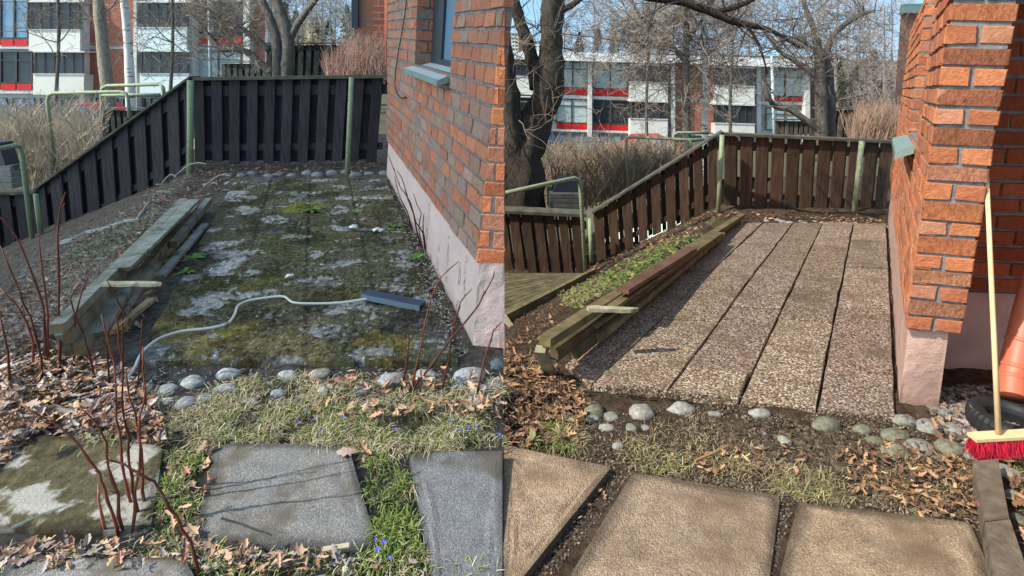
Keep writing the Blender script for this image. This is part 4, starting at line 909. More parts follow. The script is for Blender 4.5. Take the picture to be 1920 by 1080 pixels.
# deck, garden box, bench at the left
dk = thing("deck", "grey wooden deck corner with a raised edge board before the brown fence", "deck", at(943,600,5.8))
D0, D1, D2, D3 = at(935,604,5.62), at(1112,512,7.0), at(1060,512,7.42), at(900,512,7.42)
n = 12
for k in range(n):
    mb = MB(); mb.col = rc((1.0,1.0,.85), .2); t0, t1 = k/n+.004, (k+1)/n-.004
    mb.slab([D0.lerp(D3,t0), D1.lerp(D2,t0), D1.lerp(D2,t1), D0.lerp(D3,t1)], (0,0,-.03)); mb.build("deck_board", m_wood_d, dk)
mb = MB(); mb.col = (1.4,1.3,1.0); u = Vector((0,0,.07)); mb.slab([D0+u, D1+u, D1-u*1.5, D0-u*1.5], (.03,-.04,0)); mb.build("edge_board", m_wood_d, dk)
mb = MB(); mb.col = (1.3,1.2,1.0); mb.beam(at(944,592,5.6), at(962,618,5.2), .05, .03); tag(mb.build("stake", m_wood), "small pale stake leaning on the deck corner at the dividing edge", "stake")
o = thing("garden_box", "grey slatted box with a dark lid behind the handrail on the sunlit side", "box", at(1060,400,8.6)); mb = MB()
for k in range(4): mb.col = rc((.3,.32,.36),.1); mb.px([(1030,398-k*9),(1094,399-k*9),(1094,391-k*9),(1030,390-k*9)], 8.6, .5)
mb.build("slatted_front", m_wood, o); mb = MB(); mb.px([(1036,363),(1088,366),(1086,340),(1046,338)], 8.7, .4); mb.build("lid", m_frame_dark, o)
o = thing("garden_bench", "grey slatted bench with a dark cushion cut off by the left edge", "bench", at(0,352,8)); mb = MB()
for k in range(4): mb.col = rc((.9,.9,.95),.1); mb.px([(-60,352-k*11),(24-k*1.5,354-k*11),(22-k*1.5,345-k*11),(-60,343-k*11)], 8.0+k*.05, .25)
mb.build("slats", m_wood, o); mb = MB(); mb.px([(-60,314),(12,316),(4,292),(-4,268),(-60,262)], 8.2, .25); mb.build("cushion", m_frame_dark, o)
# ================================================================ STONES
def rock(cx, cy, w_, h_, col, name="cobble", label="", group=None, side=None, lift=.0):
    g = (planeL if cx < 943 else planeR)(cx, cy+h_*.25); sx = w_/2*g.y/FPX*1.04; sz = sx*R(.5,.7)
    sy = max(sx*.6, min(sx*1.4, h_/2*g.y/FPX*1.25)); seed = R(0,99)
    mb = MB(); mb.col = rc(col, .12); nu, nv = 14, 9; vs = []; ang = R(-.4,.4)
    for j in range(nv+1):
        th = math.pi*j/nv
        for i in range(nu):
            ph = 2*math.pi*i/nu; v = Vector((math.sin(th)*math.cos(ph), math.sin(th)*math.sin(ph), math.cos(th)))
            e = 1+.22*noise.noise(v*1.3+Vector((seed,0,0)))+.06*noise.noise(v*4+Vector((seed,3,0)))
            v = Vector((math.copysign(abs(v.x)**.8, v.x), math.copysign(abs(v.y)**.8, v.y), v.z))
            x_, y_ = v.x*sx*e, v.y*sy*e; vs.append((x_*math.cos(ang)-y_*math.sin(ang), x_*math.sin(ang)+y_*math.cos(ang), v.z*sz*e))
    fs = [(j*nu+i, (j+1)*nu+i, (j+1)*nu+(i+1) % nu, j*nu+(i+1) % nu) for j in range(nv) for i in range(nu)]
    mb.add(vs, fs); o = mb.build(name, m_stone, None, True); o.location = g+Vector((0,0,sz*lift)); ROCKS.setdefault(group, []).append(o); return tag(o, label, "stone", group)
BLU = (.25,.275,.29); GRY = (.23,.225,.20); GRN = (.17,.165,.11); PAL = (.30,.285,.25); DK = (.13,.13,.125)
ROCKS = {}
for r_ in [(262,725,56,52,DK),(313,726,40,34,BLU),(362,712,46,34,BLU),(350,750,42,34,BLU),(312,752,34,22,BLU),(255,652,28,40,DK),(245,690,26,36,DK),(430,698,46,22,BLU),(425,728,50,20,BLU),(470,752,40,16,GRY),(385,742,34,24,BLU)]:
    rock(*r_, label="blue grey cobble at the mossy patio's front left corner", group="cobbles at the front left corner of the mossy patio")
for r_ in [(540,702,40,16,BLU),(600,697,44,28,GRY),(680,725,36,28,BLU),(733,712,60,24,BLU),(800,702,52,24,BLU),(615,730,40,18,BLU),(520,735,30,14,BLU),(700,752,30,14,GRY)]:
    rock(*r_, label="blue grey cobble in straw along the mossy patio's front", group="cobbles along the front of the mossy patio")
for r_ in [(880,697,62,46,BLU),(902,728,50,28,BLU),(932,676,26,30,BLU),(929,712,30,34,BLU),(860,722,34,20,BLU),(892,752,40,18,BLU)]:
    rock(*r_, label="pale blue cobble at the foot of the shaded house corner", group="pale cobbles at the foot of the house corner")
for i in range(13):
    rock(430+i*24+R(-6,6), 327+R(-3,3)-i*.3, R(16,24), R(9,14), BLU, label="small cobble in the row before the black fence", group="small cobbles before the black fence")
for r_ in [(1114,760,38,40,GRN),(1146,776,28,26,GRY),(1112,782,28,16,GRY),(1203,766,50,38,PAL),(1137,800,32,16,PAL),(1183,798,22,20,GRY),(1210,800,18,14,GRY),(1158,834,24,16,PAL),(1131,690,36,16,GRN),(1141,702,46,42,GRN),(1136,716,28,28,GRN),(1068,782,24,18,GRY)]:
    rock(*r_, label="cobble at the clean patio's front left corner", group="cobbles at the front left corner of the clean patio")
for r_ in [(1278,764,52,28,PAL),(1425,773,42,20,PAL),(1340,775,26,12,GRY),(1470,822,24,26,PAL),(1428,838,16,14,PAL),(1550,797,58,18,GRN),(1617,802,38,24,GRN),(1432,812,14,14,GRY)]:
    rock(*r_, label="cobble in dark soil along the clean patio's front", group="cobbles along the front of the clean patio")
for r_ in [(1680,812,58,34,GRN),(1697,787,44,22,GRY),(1743,794,48,38,GRY),(1783,772,34,32,GRY),(1787,798,36,32,GRY),(1725,830,52,42,GRY),(1780,833,52,38,GRN),(1678,842,54,30,GRN),(1768,857,32,22,GRN),(1815,843,30,36,GRY),(1835,818,30,20,GRY),(1640,825,40,18,GRN),(1745,762,24,14,GRN),(1818,760,36,20,GRN)]:
    rock(*r_, label="rounded granite cobble below the sunlit brick pier", group="granite cobbles below the sunlit pier")
for r_ in [(1892,876,40,44,GRY),(1905,925,34,40,GRY),(1903,852,30,20,PAL),(1912,968,30,30,GRN)]:
    rock(*r_, label="cobble in the shade beyond the concrete kerb", group="cobbles beyond the kerb")
for i in range(16):
    rock(1440+i*14.5+R(-4,4), 413+i*.7+R(-3,2), R(10,17), R(7,10), PAL, label="small white cobble in the row before the brown fence", group="small white cobbles before the brown fence")
for v in ROCKS.values(): rank(v)
# gravel
def scatter_pebbles(poly, n, r0, r1, cols, name="gravel"):
    mb = MB()
    for x, y in inpoly(poly, n):
        p = (planeL if x < 943 else planeR)(x, y); r = R(r0, r1); mb.col = rc(random.choice(cols), .2); a, b, c = [Vector((R(-.3,.3), R(-.3,.3), R(-.3,.3))) for _ in range(3)]
        V = [Vector((1,0,0))+a, Vector((0,1,0))+b, Vector((-1,0,0))+c, Vector((0,-1,0))+a, Vector((0,0,.8)), Vector((0,0,-.8)), Vector((.6,.6,.45)), Vector((-.6,.5,.5)), Vector((-.5,-.6,.5)), Vector((.6,-.6,.5))]
        V = [p+v*r+Vector((0,0,r*.4)) for v in V]
        mb.add(V, [(0,6,4,9),(1,7,4,6),(2,8,4,7),(3,9,4,8),(0,1,6),(1,2,7),(2,3,8),(3,0,9),(0,5,1),(1,5,2),(2,5,3),(3,5,0)])
    return struct(mb.build(name, m_stone), "stuff")
def inpoly(poly, n):
    xs = [p[0] for p in poly]; ys = [p[1] for p in poly]; out = []; m = len(poly)
    while len(out) < n:
        x, y = R(min(xs), max(xs)), R(min(ys), max(ys)); ins = False
        for i in range(m):
            (x1, y1), (x2, y2) = poly[i], poly[(i+1) % m]
            if (y1 > y) != (y2 > y) and x < (x2-x1)*(y-y1)/(y2-y1)+x1: ins = not ins
        if ins: out.append((x, y))
    return out
scatter_pebbles([(1330,790),(1560,800),(1720,850),(1600,900),(1400,870),(1230,800)], 1500, .004, .012, [(.075,.053,.036),(.05,.035,.025),(.11,.08,.055)], 'soil_clods')
scatter_pebbles([(1745,725),(2010,725),(2010,870),(1820,850),(1760,800),(1735,760)], 1500, .008, .017, [(.26,.2,.17),(.19,.15,.13),(.34,.27,.24),(.11,.09,.08)])
# ================================================================ KERB, PIPE, TYRE, BROOM
kb = thing("kerb", "dark weathered concrete kerb running towards the viewer below the red broom", "kerb", planeR(1845,860))
m_kerb = M("weathered kerb", (.09,.065,.045), (.2,.15,.105), 20, .95, .8, 90, .01, c3=(.25,.19,.14), c3scale=9, c3at=.6)
for (a, b, c, d_) in (((1824,862),(1872,858),(1893,968),(1846,973)), ((1847,976),(1894,971),(1945,1120),(1868,1120))):
    P = [planeR(*q, .075) for q in (a,b,c,d_)]; mb = MB(); ce = sum(P, Vector())/4
    top = [p+(ce-p).normalized()*.008 for p in P]; lo = [p-Vector((0,0,.008)) for p in P]; bt = [p-Vector((0,0,.14)) for p in P]
    mb.add(top+lo+bt, [(0,1,2,3)]+[(4+i,4+(i+1) % 4,(i+1) % 4,i) for i in range(4)]+[(8+i,8+(i+1) % 4,4+(i+1) % 4,4+i) for i in range(4)]); mb.build("kerb_stone", m_kerb, kb)
m_pipe = M("orange drain pipe", (.42,.10,.05), (.50,.13,.065), 7, .5, .05, spec=.5)
pp = thing("drain_pipe", "wide orange drain pipe bending down over the tyre", "pipe", at(1900,745,2.35))
mb = MB(); P = [at(1975,430,2.60), at(1952,500,2.56), at(1925,600,2.50), at(1906,680,2.44), at(1899,712,2.41), at(1898,746,2.36)]
mb.tube(P, .058, 28, False); mb.build("pipe", m_pipe, pp, True)
mb = MB(); mb.tube([P[-1], P[-2]], .053, 28, True); mb.build("pipe_bore", M("pipe inside", (.16,.035,.02), None, 3, .6, 0), pp, True)
for i, k in ((2,.5),(3,.3),(4,0)):
    mb = MB(); a = P[i].lerp(P[i+1], k); d = (P[i+1]-P[i]).normalized()*.009; mb.tube([a-d, a-d*.6, a+d*.6, a+d], [.058,.0625,.0625,.058], 28, False); mb.build("pipe_collar", m_pipe, pp, True)
ty = thing("tyre", "small black rubber tyre lying flat on gravel behind the broom", "tyre", planeR(1893,790)); c = planeR(1893,790, .05); R0, r0 = .115, .035
mb = MB(); nu, nv = 72, 16; vs = []
for i in range(nu):
    a = 2*math.pi*i/nu
    for j in range(nv):
        b = 2*math.pi*j/nv; rr = r0*(1+(.10 if i % 2 and abs(b) < 1.2 or (i % 2 and b > 5.1) else 0))
        x_ = math.copysign(abs(math.cos(b))**.6, math.cos(b))*rr; z_ = math.copysign(abs(math.sin(b))**.7, math.sin(b))*rr*1.15
        vs.append(c+Vector(((R0+x_)*math.cos(a), (R0+x_)*math.sin(a), z_)))
mb.add(vs, [(i*nv+j, ((i+1) % nu)*nv+j, ((i+1) % nu)*nv+(j+1) % nv, i*nv+(j+1) % nv) for i in range(nu) for j in range(nv)]); mb.build("tread", m_tyre, ty)
mb = MB(); mb.tube([c+Vector((0,0,.03)), c+Vector((0,0,.0)), c+Vector((0,0,-.04))], [.088,.08,.075], 40, False); mb.build("inner_wall", M("glossy black plastic", (.015,.016,.018), None, 3, .15, 0, spec=.8), ty, True)
br = thing("broom", "long wooden broom with red bristles leaning by the sunlit pier", "broom", planeR(1872,850))
m_hand = M("pale varnished wood", (.60,.43,.22), (.70,.52,.29), 6, .5, .1, stretch=(6,6,.6))
top, bot = at(1850,332,2.30), at(1872,812,2.10)
mb = MB(); mb.tube([top, top.lerp(bot,.33), top.lerp(bot,.66), bot], [.008,.009,.0095,.0105], 12); mb.build("handle", m_hand, br, True)
A_, B_ = at(1822,820,2.10), at(1962,812,2.10); mb = MB(); mb.beam(A_, B_, .05, .013); mb.build("head", m_hand, br)
mb = MB()
for k in range(1500):
    t = R(.01,.99); p = A_.lerp(B_, t)+Vector((0, R(-.024,.022), -.008)); L = R(.055,.078); d = Vector((R(-.25,.25)+(t-.5)*.2, R(-.3,.25)-.1, -1)).normalized(); mb.col = rc((.62,.02,.05), .35)
    wv = Vector((R(-.012,.012), R(-.006,.006), 0)); q = p+d*L*.5+wv; e = p+d*L; s_ = Vector((.0016,0,0)); s2 = Vector((0,.0016,0)); mb.add([p-s_, p+s_, q+s_, q-s_, e+s_*.6, e-s_*.6], [(0,1,2,3),(3,2,4,5)])
mb.build("bristles", M("red bristles", (.9,.9,.9), None, 3, .5, 0, attr=True), br)
# ================================================================ THINGS ON THE MOSSY PATIO
def tube_px(name, label, cat, pts, r, mat, h=.045, col=(1,1,1), kind=None, group=None, rough=0, taper=1):
    P = [planeL(x, y, h+R(0,.01)) if x < 943 else planeR(x, y, h) for x, y in pts]; Q = []
    for i in range(len(P)-1):
        a, b, c, d_ = P[max(0,i-1)], P[i], P[i+1], P[min(len(P)-1,i+2)]
        for k in range(5): t = k/5; Q.append(.5*((2*b)+(c-a)*t+(2*a-5*b+4*c-d_)*t*t+(3*b-a-3*c+d_)*t**3))
    Q.append(P[-1]); mb = MB(); mb.col = col; mb.tube(Q, [r*(1+(taper-1)*i/len(Q)) for i in range(len(Q))], 8, True, rough); return tag(mb.build(name, mat, None, True), label, cat, group)
tube_px("cable", "white cable winding across the mossy patio to the dark blue strip", "cable", [(232,718),(252,690),(262,668),(277,650),(300,634),(340,621),(385,616),(425,607),(440,590),(446,574),(465,564),(500,558),(532,556),(550,567),(590,569),(640,567),(695,559)], .007, M("white cable sheath", (.62,.63,.58), None, 4, .5, .1), .055)
o = thing("metal_strip", "dark blue folded metal strip lying on the mossy patio", "strip", planeL(738,560)); a, b = planeL(684,549,.075), planeL(792,571,.06)
mb = MB(); mb.beam(a, b, .085, .012); mb.build("face", M("dark blue metal", (.02,.04,.085), (.03,.055,.11), 5, .35, 0, spec=.6), o); mb = MB(); d = Vector((-.01,-.045,-.006)); mb.beam(a+d, b+d, .008, .03); mb.build("folded_edge", M("grey blue metal", (.14,.2,.25), None, 5, .4, 0), o)
for k, (x, y, w_, lab) in enumerate([(663,428,16,"crumpled white scrap on the mossy patio, left of the other one"), (708,434,20,"crumpled white scrap on the mossy patio beside the green weed"), (542,523,16,"flat white scrap in the middle of the mossy patio")]):
    p = planeL(x, y, .05); mb = MB(); r = w_/1100*p.y*.55
    mb.col = (.7,.75,.75); vs = [p+Vector((math.cos(a)*r*R(.7,1.2), math.sin(a)*r*R(.4,.8), R(0,.03))) for a in [i*.785 for i in range(8)]]+[p+Vector((0,0,.035))]
    mb.add(vs, [(i,(i+1) % 8,8) for i in range(8)]); tag(mb.build("paper_scrap", m_grass), lab, "paper scrap")
m_stick = M("lichened stick", (.25,.24,.21), (.4,.39,.35), 20, .9, .4, attr=True)
def stick(label, pts, r, col=(1,1,1), h=None, group="dead sticks on the slope"):
    P = [G(x, y, .03) for x, y in pts]; mb = MB(); mb.col = col; mb.tube(P, [r*(1-.6*i/len(P)) for i in range(len(P))], 7, True, .2); return tag(mb.build("stick", m_stick), label, "stick", group)
stick("thick grey stick lying on the leafy slope below the black fence", [(118,455),(140,450),(165,436),(200,428),(235,415),(262,412)], .03, (.9,.9,1))
stick("forked pale stick at the top of the slope near the pile", [(255,415),(275,385),(290,365),(320,355)], .015)
stick("thin pale twig with lichen on the mossy stepping slab", [(22,990),(55,975),(85,962),(112,952),(130,947)], .006, (1.4,1.4,1.2), group=None)
stick("dark twig lying on the bare grey stepping slab", [(415,972),(450,982),(485,995),(510,1003)], .004, (.35,.32,.3), group=None)
stick("reddish straight stick in the soil on the sunlit side", [(1303,864),(1335,850),(1366,835)], .006, (1.0,.6,.3), group=None)
TWG = []
rng = [(300,345),(330,330),(352,372),(380,350),(290,360),(400,375),(340,395),(315,310)]
for k in range(7):
    x, y = random.choice(rng); a = R(-1,1); L_ = R(30,70)
    P = [at(x+math.cos(a)*L_*t+R(-4,4), y+math.sin(a)*L_*t*.6-12*math.sin(t*3), 5.9) for t in (0,.25,.5,.75,1)]; mb = MB(); mb.col = (1.2,1.2,1.2); mb.tube(P, .006, 5); TWG.append(tag(mb.build("stick", m_stick), "pale twig in the tangle at the mossy pile's far end", "stick", "tangled pale twigs"))
rank(TWG)
mb = MB(); mb.col = (1.5,1.3,1.0); mb.beam(planeL(605,1030,.05), planeL(655,1022,.05), .018, .004); tag(mb.build("wood_chip", m_wood), "pale wood chip lying below the bare grey stepping slab", "wood chip")
# ================================================================ LITTER, GRASS, WEEDS
def leaf(mb, p, s, col, tilt=.5):
    a = R(0,6.28); ux = Vector((math.cos(a), math.sin(a), R(-tilt,tilt))).normalized(); uy = Vector((-math.sin(a), math.cos(a), R(-tilt,tilt))).normalized(); up = ux.cross(uy); mb.col = rc(col, .28)
    q_ = R(.5,1.2); prof = ((0,.04),(R(.1,.18),R(.08,.2)*q_),(.24,R(.05,.12)*q_),(R(.34,.42),R(.15,.33)*q_),(.5,R(.08,.18)*q_),(R(.6,.68),R(.15,.36)*q_),(.76,R(.08,.18)*q_),(R(.86,.94),R(.06,.2)*q_),(1,0)); cu = R(-.6,1.0)
    L = [p+ux*(t-.5)*s for t, _ in prof]; n = len(prof); curl = lambda t: up*s*cu*((t-.5)**2)*1.4
    vs = [p+ux*(t-.5)*s+curl(t) for t, _ in prof]; lf = [p+ux*(t-.5)*s+uy*w_*s*R(.8,1.1)+curl(t)+up*w_*s*cu*1.2 for t, w_ in prof]; rt = [p+ux*(t-.5)*s-uy*w_*s*R(.8,1.1)+curl(t)+up*w_*s*cu*1.2 for t, w_ in prof]
    mb.add(vs+lf+rt, [(i,i+1,n+i+1,n+i) for i in range(n-1)]+[(i+1,i,2*n+i,2*n+i+1) for i in range(n-1)])
LC = [(.36,.20,.12),(.28,.15,.09),(.42,.27,.17),(.22,.12,.08),(.32,.22,.17),(.45,.30,.20)]; LCG = [(.36,.31,.28),(.28,.24,.22),(.22,.18,.16),(.42,.36,.32)]
def leaves(regs, name="fallen_leaves"):
    mb = MB()
    for poly, n, s, cols, lift in regs:
        for x, y in inpoly(poly, n): p = G(x, y); leaf(mb, p+Vector((0,0,R(.012,lift))), R(s*.6, s*1.25), random.choice(cols))
    return struct(mb.build(name, m_leaf), "stuff")
leaves([([(0,700),(120,670),(240,720),(300,790),(310,840),(60,825),(0,890)], 900, .06, LC+LCG, .09), ([(560,730),(943,725),(943,800),(600,800)], 120, .055, LC, .10), ([(640,830),(700,830),(700,870),(640,870)], 8, .08, LC, .05), ([(0,1035),(420,1045),(800,1080),(0,1085)], 190, .05, LC+LCG, .06),
 ([(320,860),(400,850),(390,1040),(290,1040)], 40, .045, LC, .05)], 'fallen_leaves')
leaves([([(0,700),(120,670),(240,720),(300,790),(310,840),(60,825),(0,890)], 5, .06, LC+LCG, .09), ([(0,560),(100,600),(120,680),(0,700)], 240, .06, LC+LCG, .04), ([(60,500),(330,350),(300,420),(110,640),(0,700),(0,560)], 1300, .055, LC+LCG, .05),
 ([(350,308),(725,302),(725,325),(350,335)], 420, .055, LC, .05), ([(230,340),(380,320),(430,345),(330,420)], 220, .06, LC+LCG, .05), ([(700,400),(760,400),(850,640),(800,640)], 60, .05, LC+LCG, .04), ([(205,560),(290,540),(300,600),(230,640)], 40, .05, LC, .05), ([(380,380),(400,370),(330,520),(280,560)], 60, .05, LC+LCG, .03), ([(430,345),(720,345),(800,620),(330,640)], 45, .045, [(.5,.5,.46),(.3,.26,.2)], .02)])
LR = [(.34,.19,.10),(.24,.12,.06),(.42,.26,.14),(.16,.085,.05),(.12,.07,.04)]
leaves([([(946,660),(1050,700),(1110,760),(1080,840),(946,850)], 620, .045, LR, .05), ([(946,600),(1060,560),(1020,640),(946,660)], 90, .045, LR, .02), ([(1560,850),(1700,840),(1830,880),(1845,960),(1820,1000),(1600,930)], 380, .038, LR, .05), ([(1250,840),(1560,850),(1500,900),(1250,900)], 90, .035, LR, .03),
 ([(1340,398),(1660,412),(1660,425),(1345,408)], 260, .05, LR, .04), ([(1110,490),(1340,395),(1360,410),(1250,470),(1115,510)], 380, .065, LR, .04), ([(946,508),(1110,520),(1110,540),(946,515)], 90, .06, LR, .03), ([(1690,780),(1830,790),(1820,850),(1680,840)], 14, .05, LR, .09), ([(1880,860),(1935,860),(1935,1080),(1930,1080)], 60, .05, LR, .03), ([(1010,930),(1180,895),(1150,930),(960,1080)], 50, .03, LR, .02)])
def blades(regs, name):
    mb = MB()
    for poly, n, L, wd, cols, flat in regs:
        for x, y in inpoly(poly, n):
            p = G(x, y); k = noise.noise(Vector((p.x*6, p.y*6, 4)))
            k += .4*noise.noise(Vector((p.x*17, p.y*17, 8)))
            if k < -.12 and R(0,1) < .85: continue
            l = L*R(.5,1.3)*(1+k*.5); a = R(0,6.28)+k*3; d = Vector((math.cos(a), math.sin(a), 0)); s_ = Vector((-d.y, d.x, 0))*wd*R(.6,1.2); f = R(flat*.5, flat*1.2); mb.col = rc(tuple(q*(1+.5*k) for q in random.choice(cols)), .3)
            p1 = p+d*l*f*.3+Vector((0,0,l*.45*(1.2-f*.7))); p2 = p1+d*l*f*.45+Vector((0,0,l*.15*(1.3-f*1.3))); p3 = p2+d*l*f*.35+Vector((0,0,-l*.25*f))
            mb.add([p-s_, p+s_, p1+s_*.9, p1-s_*.9, p2+s_*.6, p2-s_*.6, p3], [(0,1,2,3),(3,2,4,5),(5,4,6)])
    return struct(mb.build(name, m_grass), "stuff")
ST = [(.34,.30,.19),(.26,.22,.13),(.42,.38,.27),(.17,.14,.08),(.16,.18,.06)]; GR = [(.09,.14,.03),(.12,.18,.035),(.18,.21,.06),(.07,.10,.03)]
blades([([(340,760),(480,705),(943,722),(943,850),(640,850),(380,835),(330,800)], 10500, .075, .0016, ST, 1.0), ([(150,790),(270,735),(340,760),(320,840),(100,840)], 1800, .08, .0016, ST, 1.0), ([(0,1040),(400,1035),(800,1050),(943,1085),(0,1085)], 1500, .06, .0017, ST, .9), ([(320,850),(400,840),(380,1040),(290,1040)], 1500, .06, .0017, ST, .9), ([(540,650),(585,650),(580,672),(545,672)], 160, .05, .0016, ST, .9), ([(490,690),(540,690),(540,710),(490,710)], 200, .05, .0016, ST, .9), ([(690,840),(770,850),(800,1060),(730,1060)], 700, .07, .0017, ST, .9)], "dry_grass")
blades([([(60,500),(330,380),(290,480),(120,620),(0,690)], 3800, .08, .0018, ST+LCG, .9), ([(100,600),(120,560),(110,680),(60,700)], 300, .05, .0018, ST+LCG, .9)], "dry_grass")
blades([([(695,860),(755,870),(785,1060),(712,1060),(690,960)], 1500, .075, .0026, GR, .7), ([(320,850),(395,860),(360,1030),(290,1030)], 1100, .06, .0023, GR, .8), ([(400,770),(930,760),(930,845),(420,830)], 2600, .06, .0019, GR, .8), ([(380,1050),(900,1060),(900,1085),(380,1085)], 350, .06, .0022, GR, .8)], "green_grass")
SR_ = [(.30,.24,.13),(.22,.18,.09),(.36,.30,.17),(.16,.11,.065),(.12,.08,.05)]
blades([([(990,800),(1080,795),(1100,850),(980,850)], 600, .08, .0017, SR_, .9), ([(1140,840),(1300,770),(1440,840),(1400,915),(1180,890)], 1700, .05, .0014, SR_, 1.0), ([(1330,850),(1560,890),(1620,960),(1450,930)], 1500, .055, .0015, SR_, 1.0), ([(1560,840),(1830,870),(1840,990),(1600,950)], 1300, .05, .0014, SR_, 1.0), ([(946,640),(1040,690),(1080,800),(946,780)], 700, .06, .0015, [(.3,.22,.12),(.2,.13,.07)], .8)], "dry_grass")
blades([([(1000,810),(1070,800),(1080,850),(990,850)], 260, .08, .002, GR, .8), ([(1180,840),(1420,880),(1430,915),(1180,885)], 260, .04, .0016, GR, .9), ([(1440,890),(1560,900),(1600,950),(1450,930)], 320, .045, .0016, GR, .9), ([(1895,880),(1930,880),(1930,960),(1905,960)], 120, .03, .003, GR, .8)], "green_grass")
def cover(poly, n, name, cols, s):
    mb = MB()
    for x, y in inpoly(poly, n):
        p = G(x, y)+Vector((0,0,R(.01,.06))); a = R(0,6.28); d = Vector((math.cos(a), math.sin(a), R(-.2,.7)))*s*R(.6,1.2); e = Vector((-d.y, d.x, R(-.3,.3)*s))*.4; mb.col = rc(random.choice(cols), .3); mb.add([p, p+d*.5+e, p+d, p+d*.5-e], [(0,1,2,3)])
    return struct(mb.build(name, m_grass), "stuff")
cover([(1130,515),(1250,455),(1330,445),(1280,475),(1180,545),(1120,555)], 1100, "ground_cover", [(.12,.17,.035),(.17,.22,.05),(.08,.12,.03),(.22,.21,.08)], .035)
cover([(1040,560),(1130,520),(1140,550),(1080,590)], 500, "ground_cover", [(.16,.2,.05),(.24,.2,.10)], .035)
cover([(130,450),(250,410),(290,430),(230,480),(130,500)], 700, "ground_cover", [(.10,.14,.07),(.18,.19,.12)], .03)
def rosette(x, y, s, label, n=12, col=(.13,.28,.06), group="green weeds on the mossy patio", up=.5):
    s *= .72; col = (col[0]*.9, col[1]*.75, col[2]*.9)
    p = G(x, y, .03); o = thing("weed", label, "weed", p, group)
    for i in range(n):
        a = 6.28*i/n+R(-.3,.3); d = Vector((math.cos(a), math.sin(a), R(.15,up+.2))); l = s*R(.7,1.15); e = Vector((-math.sin(a), math.cos(a), R(-.2,.2)))*l*.17; mb = MB(); mb.col = rc(col, .3)
        q = p+d*l*.5; r = p+d*l+Vector((0,0,-l*.25)); mb.add([p-e*.3, p+e*.3, q+e, q-e, r], [(0,1,2,3),(3,2,4)]); mb.build("leaf", m_grass, o)
rosette(588,397,.17,"bright green weed on yellow moss at the far part of the patio"); rosette(740,427,.15,"broad leaved green weed close to the wall, beside the white scrap", col=(.12,.26,.07)); rosette(777,487,.15,"green weed at the wall foot under the red twigs")
rosette(306,487,.17,"greyish green weed rooted between the planks", 14, (.19,.24,.10)); rosette(362,487,.13,"green weed on the patio edge beside the narrow plank"); rosette(350,510,.10,"small weed below the one beside the narrow plank", 8)
rosette(672,400,.10,"tiny weed between the yellow moss and the wall", 7); rosette(525,372,.08,"tiny weed in a joint at the far end of the mossy patio", 7); rosette(1000,828,.06,"tuft of pale green leaves above the leftmost sandy slab", 10, (.25,.28,.10), None, 1)
rosette(870,1005,.10,"hidden", 1) if False else None
FLW = []
m_fl = M("blue petals", (.06,.08,.5), (.1,.12,.6), 9, .6, 0)
for x, y in [(571,770),(587,788),(560,792),(520,800),(600,810),(645,783),(741,805),(845,788),(862,807),(878,803),(892,800),(936,816),(705,1012),(720,1018),(730,1048),(708,1032),(430,792),(168,768),(188,772)]:
    p = G(x, y, .05); mb = MB(); mb.col = (1,1,1); s_ = R(.005,.009)
    for k in range(6): a = 1.047*k; d = Vector((math.cos(a), math.sin(a), R(.2,.8)))*s_; e = Vector((-math.sin(a), math.cos(a), 0))*s_*.4; mb.add([p, p+d*.6+e, p+d*1.2, p+d*.6-e], [(0,1,2,3)])
    o = mb.build("blue_flower", m_fl); FLW.append(o); tag(o, "small blue spring flower in the grass", "flower", "blue spring flowers in the straw")
rank(FLW)
# crumbs of soil, straw and twig bits
def debris(regs, name):
    mb = MB()
    for poly, n, L, wd, cols in regs:
        for x, y in inpoly(poly, n):
            p = G(x, y, .004); a = R(0,6.28); d = Vector((math.cos(a), math.sin(a), R(-.2,.3)))*L*R(.3,1.2)*.5; s_ = Vector((-d.y, d.x, 0)).normalized()*wd*R(.5,1.3); u = Vector((0,0,wd*R(.8,1.6))); b_ = Vector((R(-.1,.1)*L, R(-.1,.1)*L, 0)); mb.col = rc(random.choice(cols), .35)
            if p.y > 2.3 and ((x < 850 and 280 < x and 340 < y < 690) or (x > 1130 and 420 < y < 760)): p.z += .035
            mb.add([p-d-s_, p-d+s_, p+b_+s_+u, p+b_-s_+u, p+d+s_*.6, p+d-s_*.6], [(0,1,2,3),(3,2,4,5)])
    return struct(mb.build(name, m_leaf), "stuff")
SOIL = [(.10,.07,.045),(.06,.042,.03),(.15,.11,.075),(.04,.03,.022),(.20,.15,.10)]
debris([([(1090,790),(1240,760),(1700,800),(1840,860),(1840,1000),(1500,950),(1180,900),(946,850),(946,790)], 9000, .012, .004, SOIL), ([(946,560),(1060,560),(1010,640),(1100,700),(1110,760),(946,800)], 3500, .015, .004, SOIL), ([(1130,890),(1180,895),(1040,1080),(960,1080)], 1500, .012, .003, SOIL),
 ([(1250,800),(1700,830),(1820,980),(1200,890)], 900, .05, .0013, [(.36,.28,.16),(.26,.19,.10),(.14,.09,.05)]), ([(1110,490),(1340,400),(1300,470),(1060,600),(960,640)], 2600, .03, .002, SOIL+[(.3,.22,.14)]), ([(1465,935),(1490,948),(1450,1080),(1435,1080)], 500, .012, .003, SOIL), ([(1185,735),(1680,790),(1680,812),(1120,745)], 1200, .012, .004, SOIL)], "soil_crumbs")
LT = [(.45,.42,.36),(.3,.25,.18),(.16,.12,.08),(.07,.055,.04),(.5,.5,.47)]
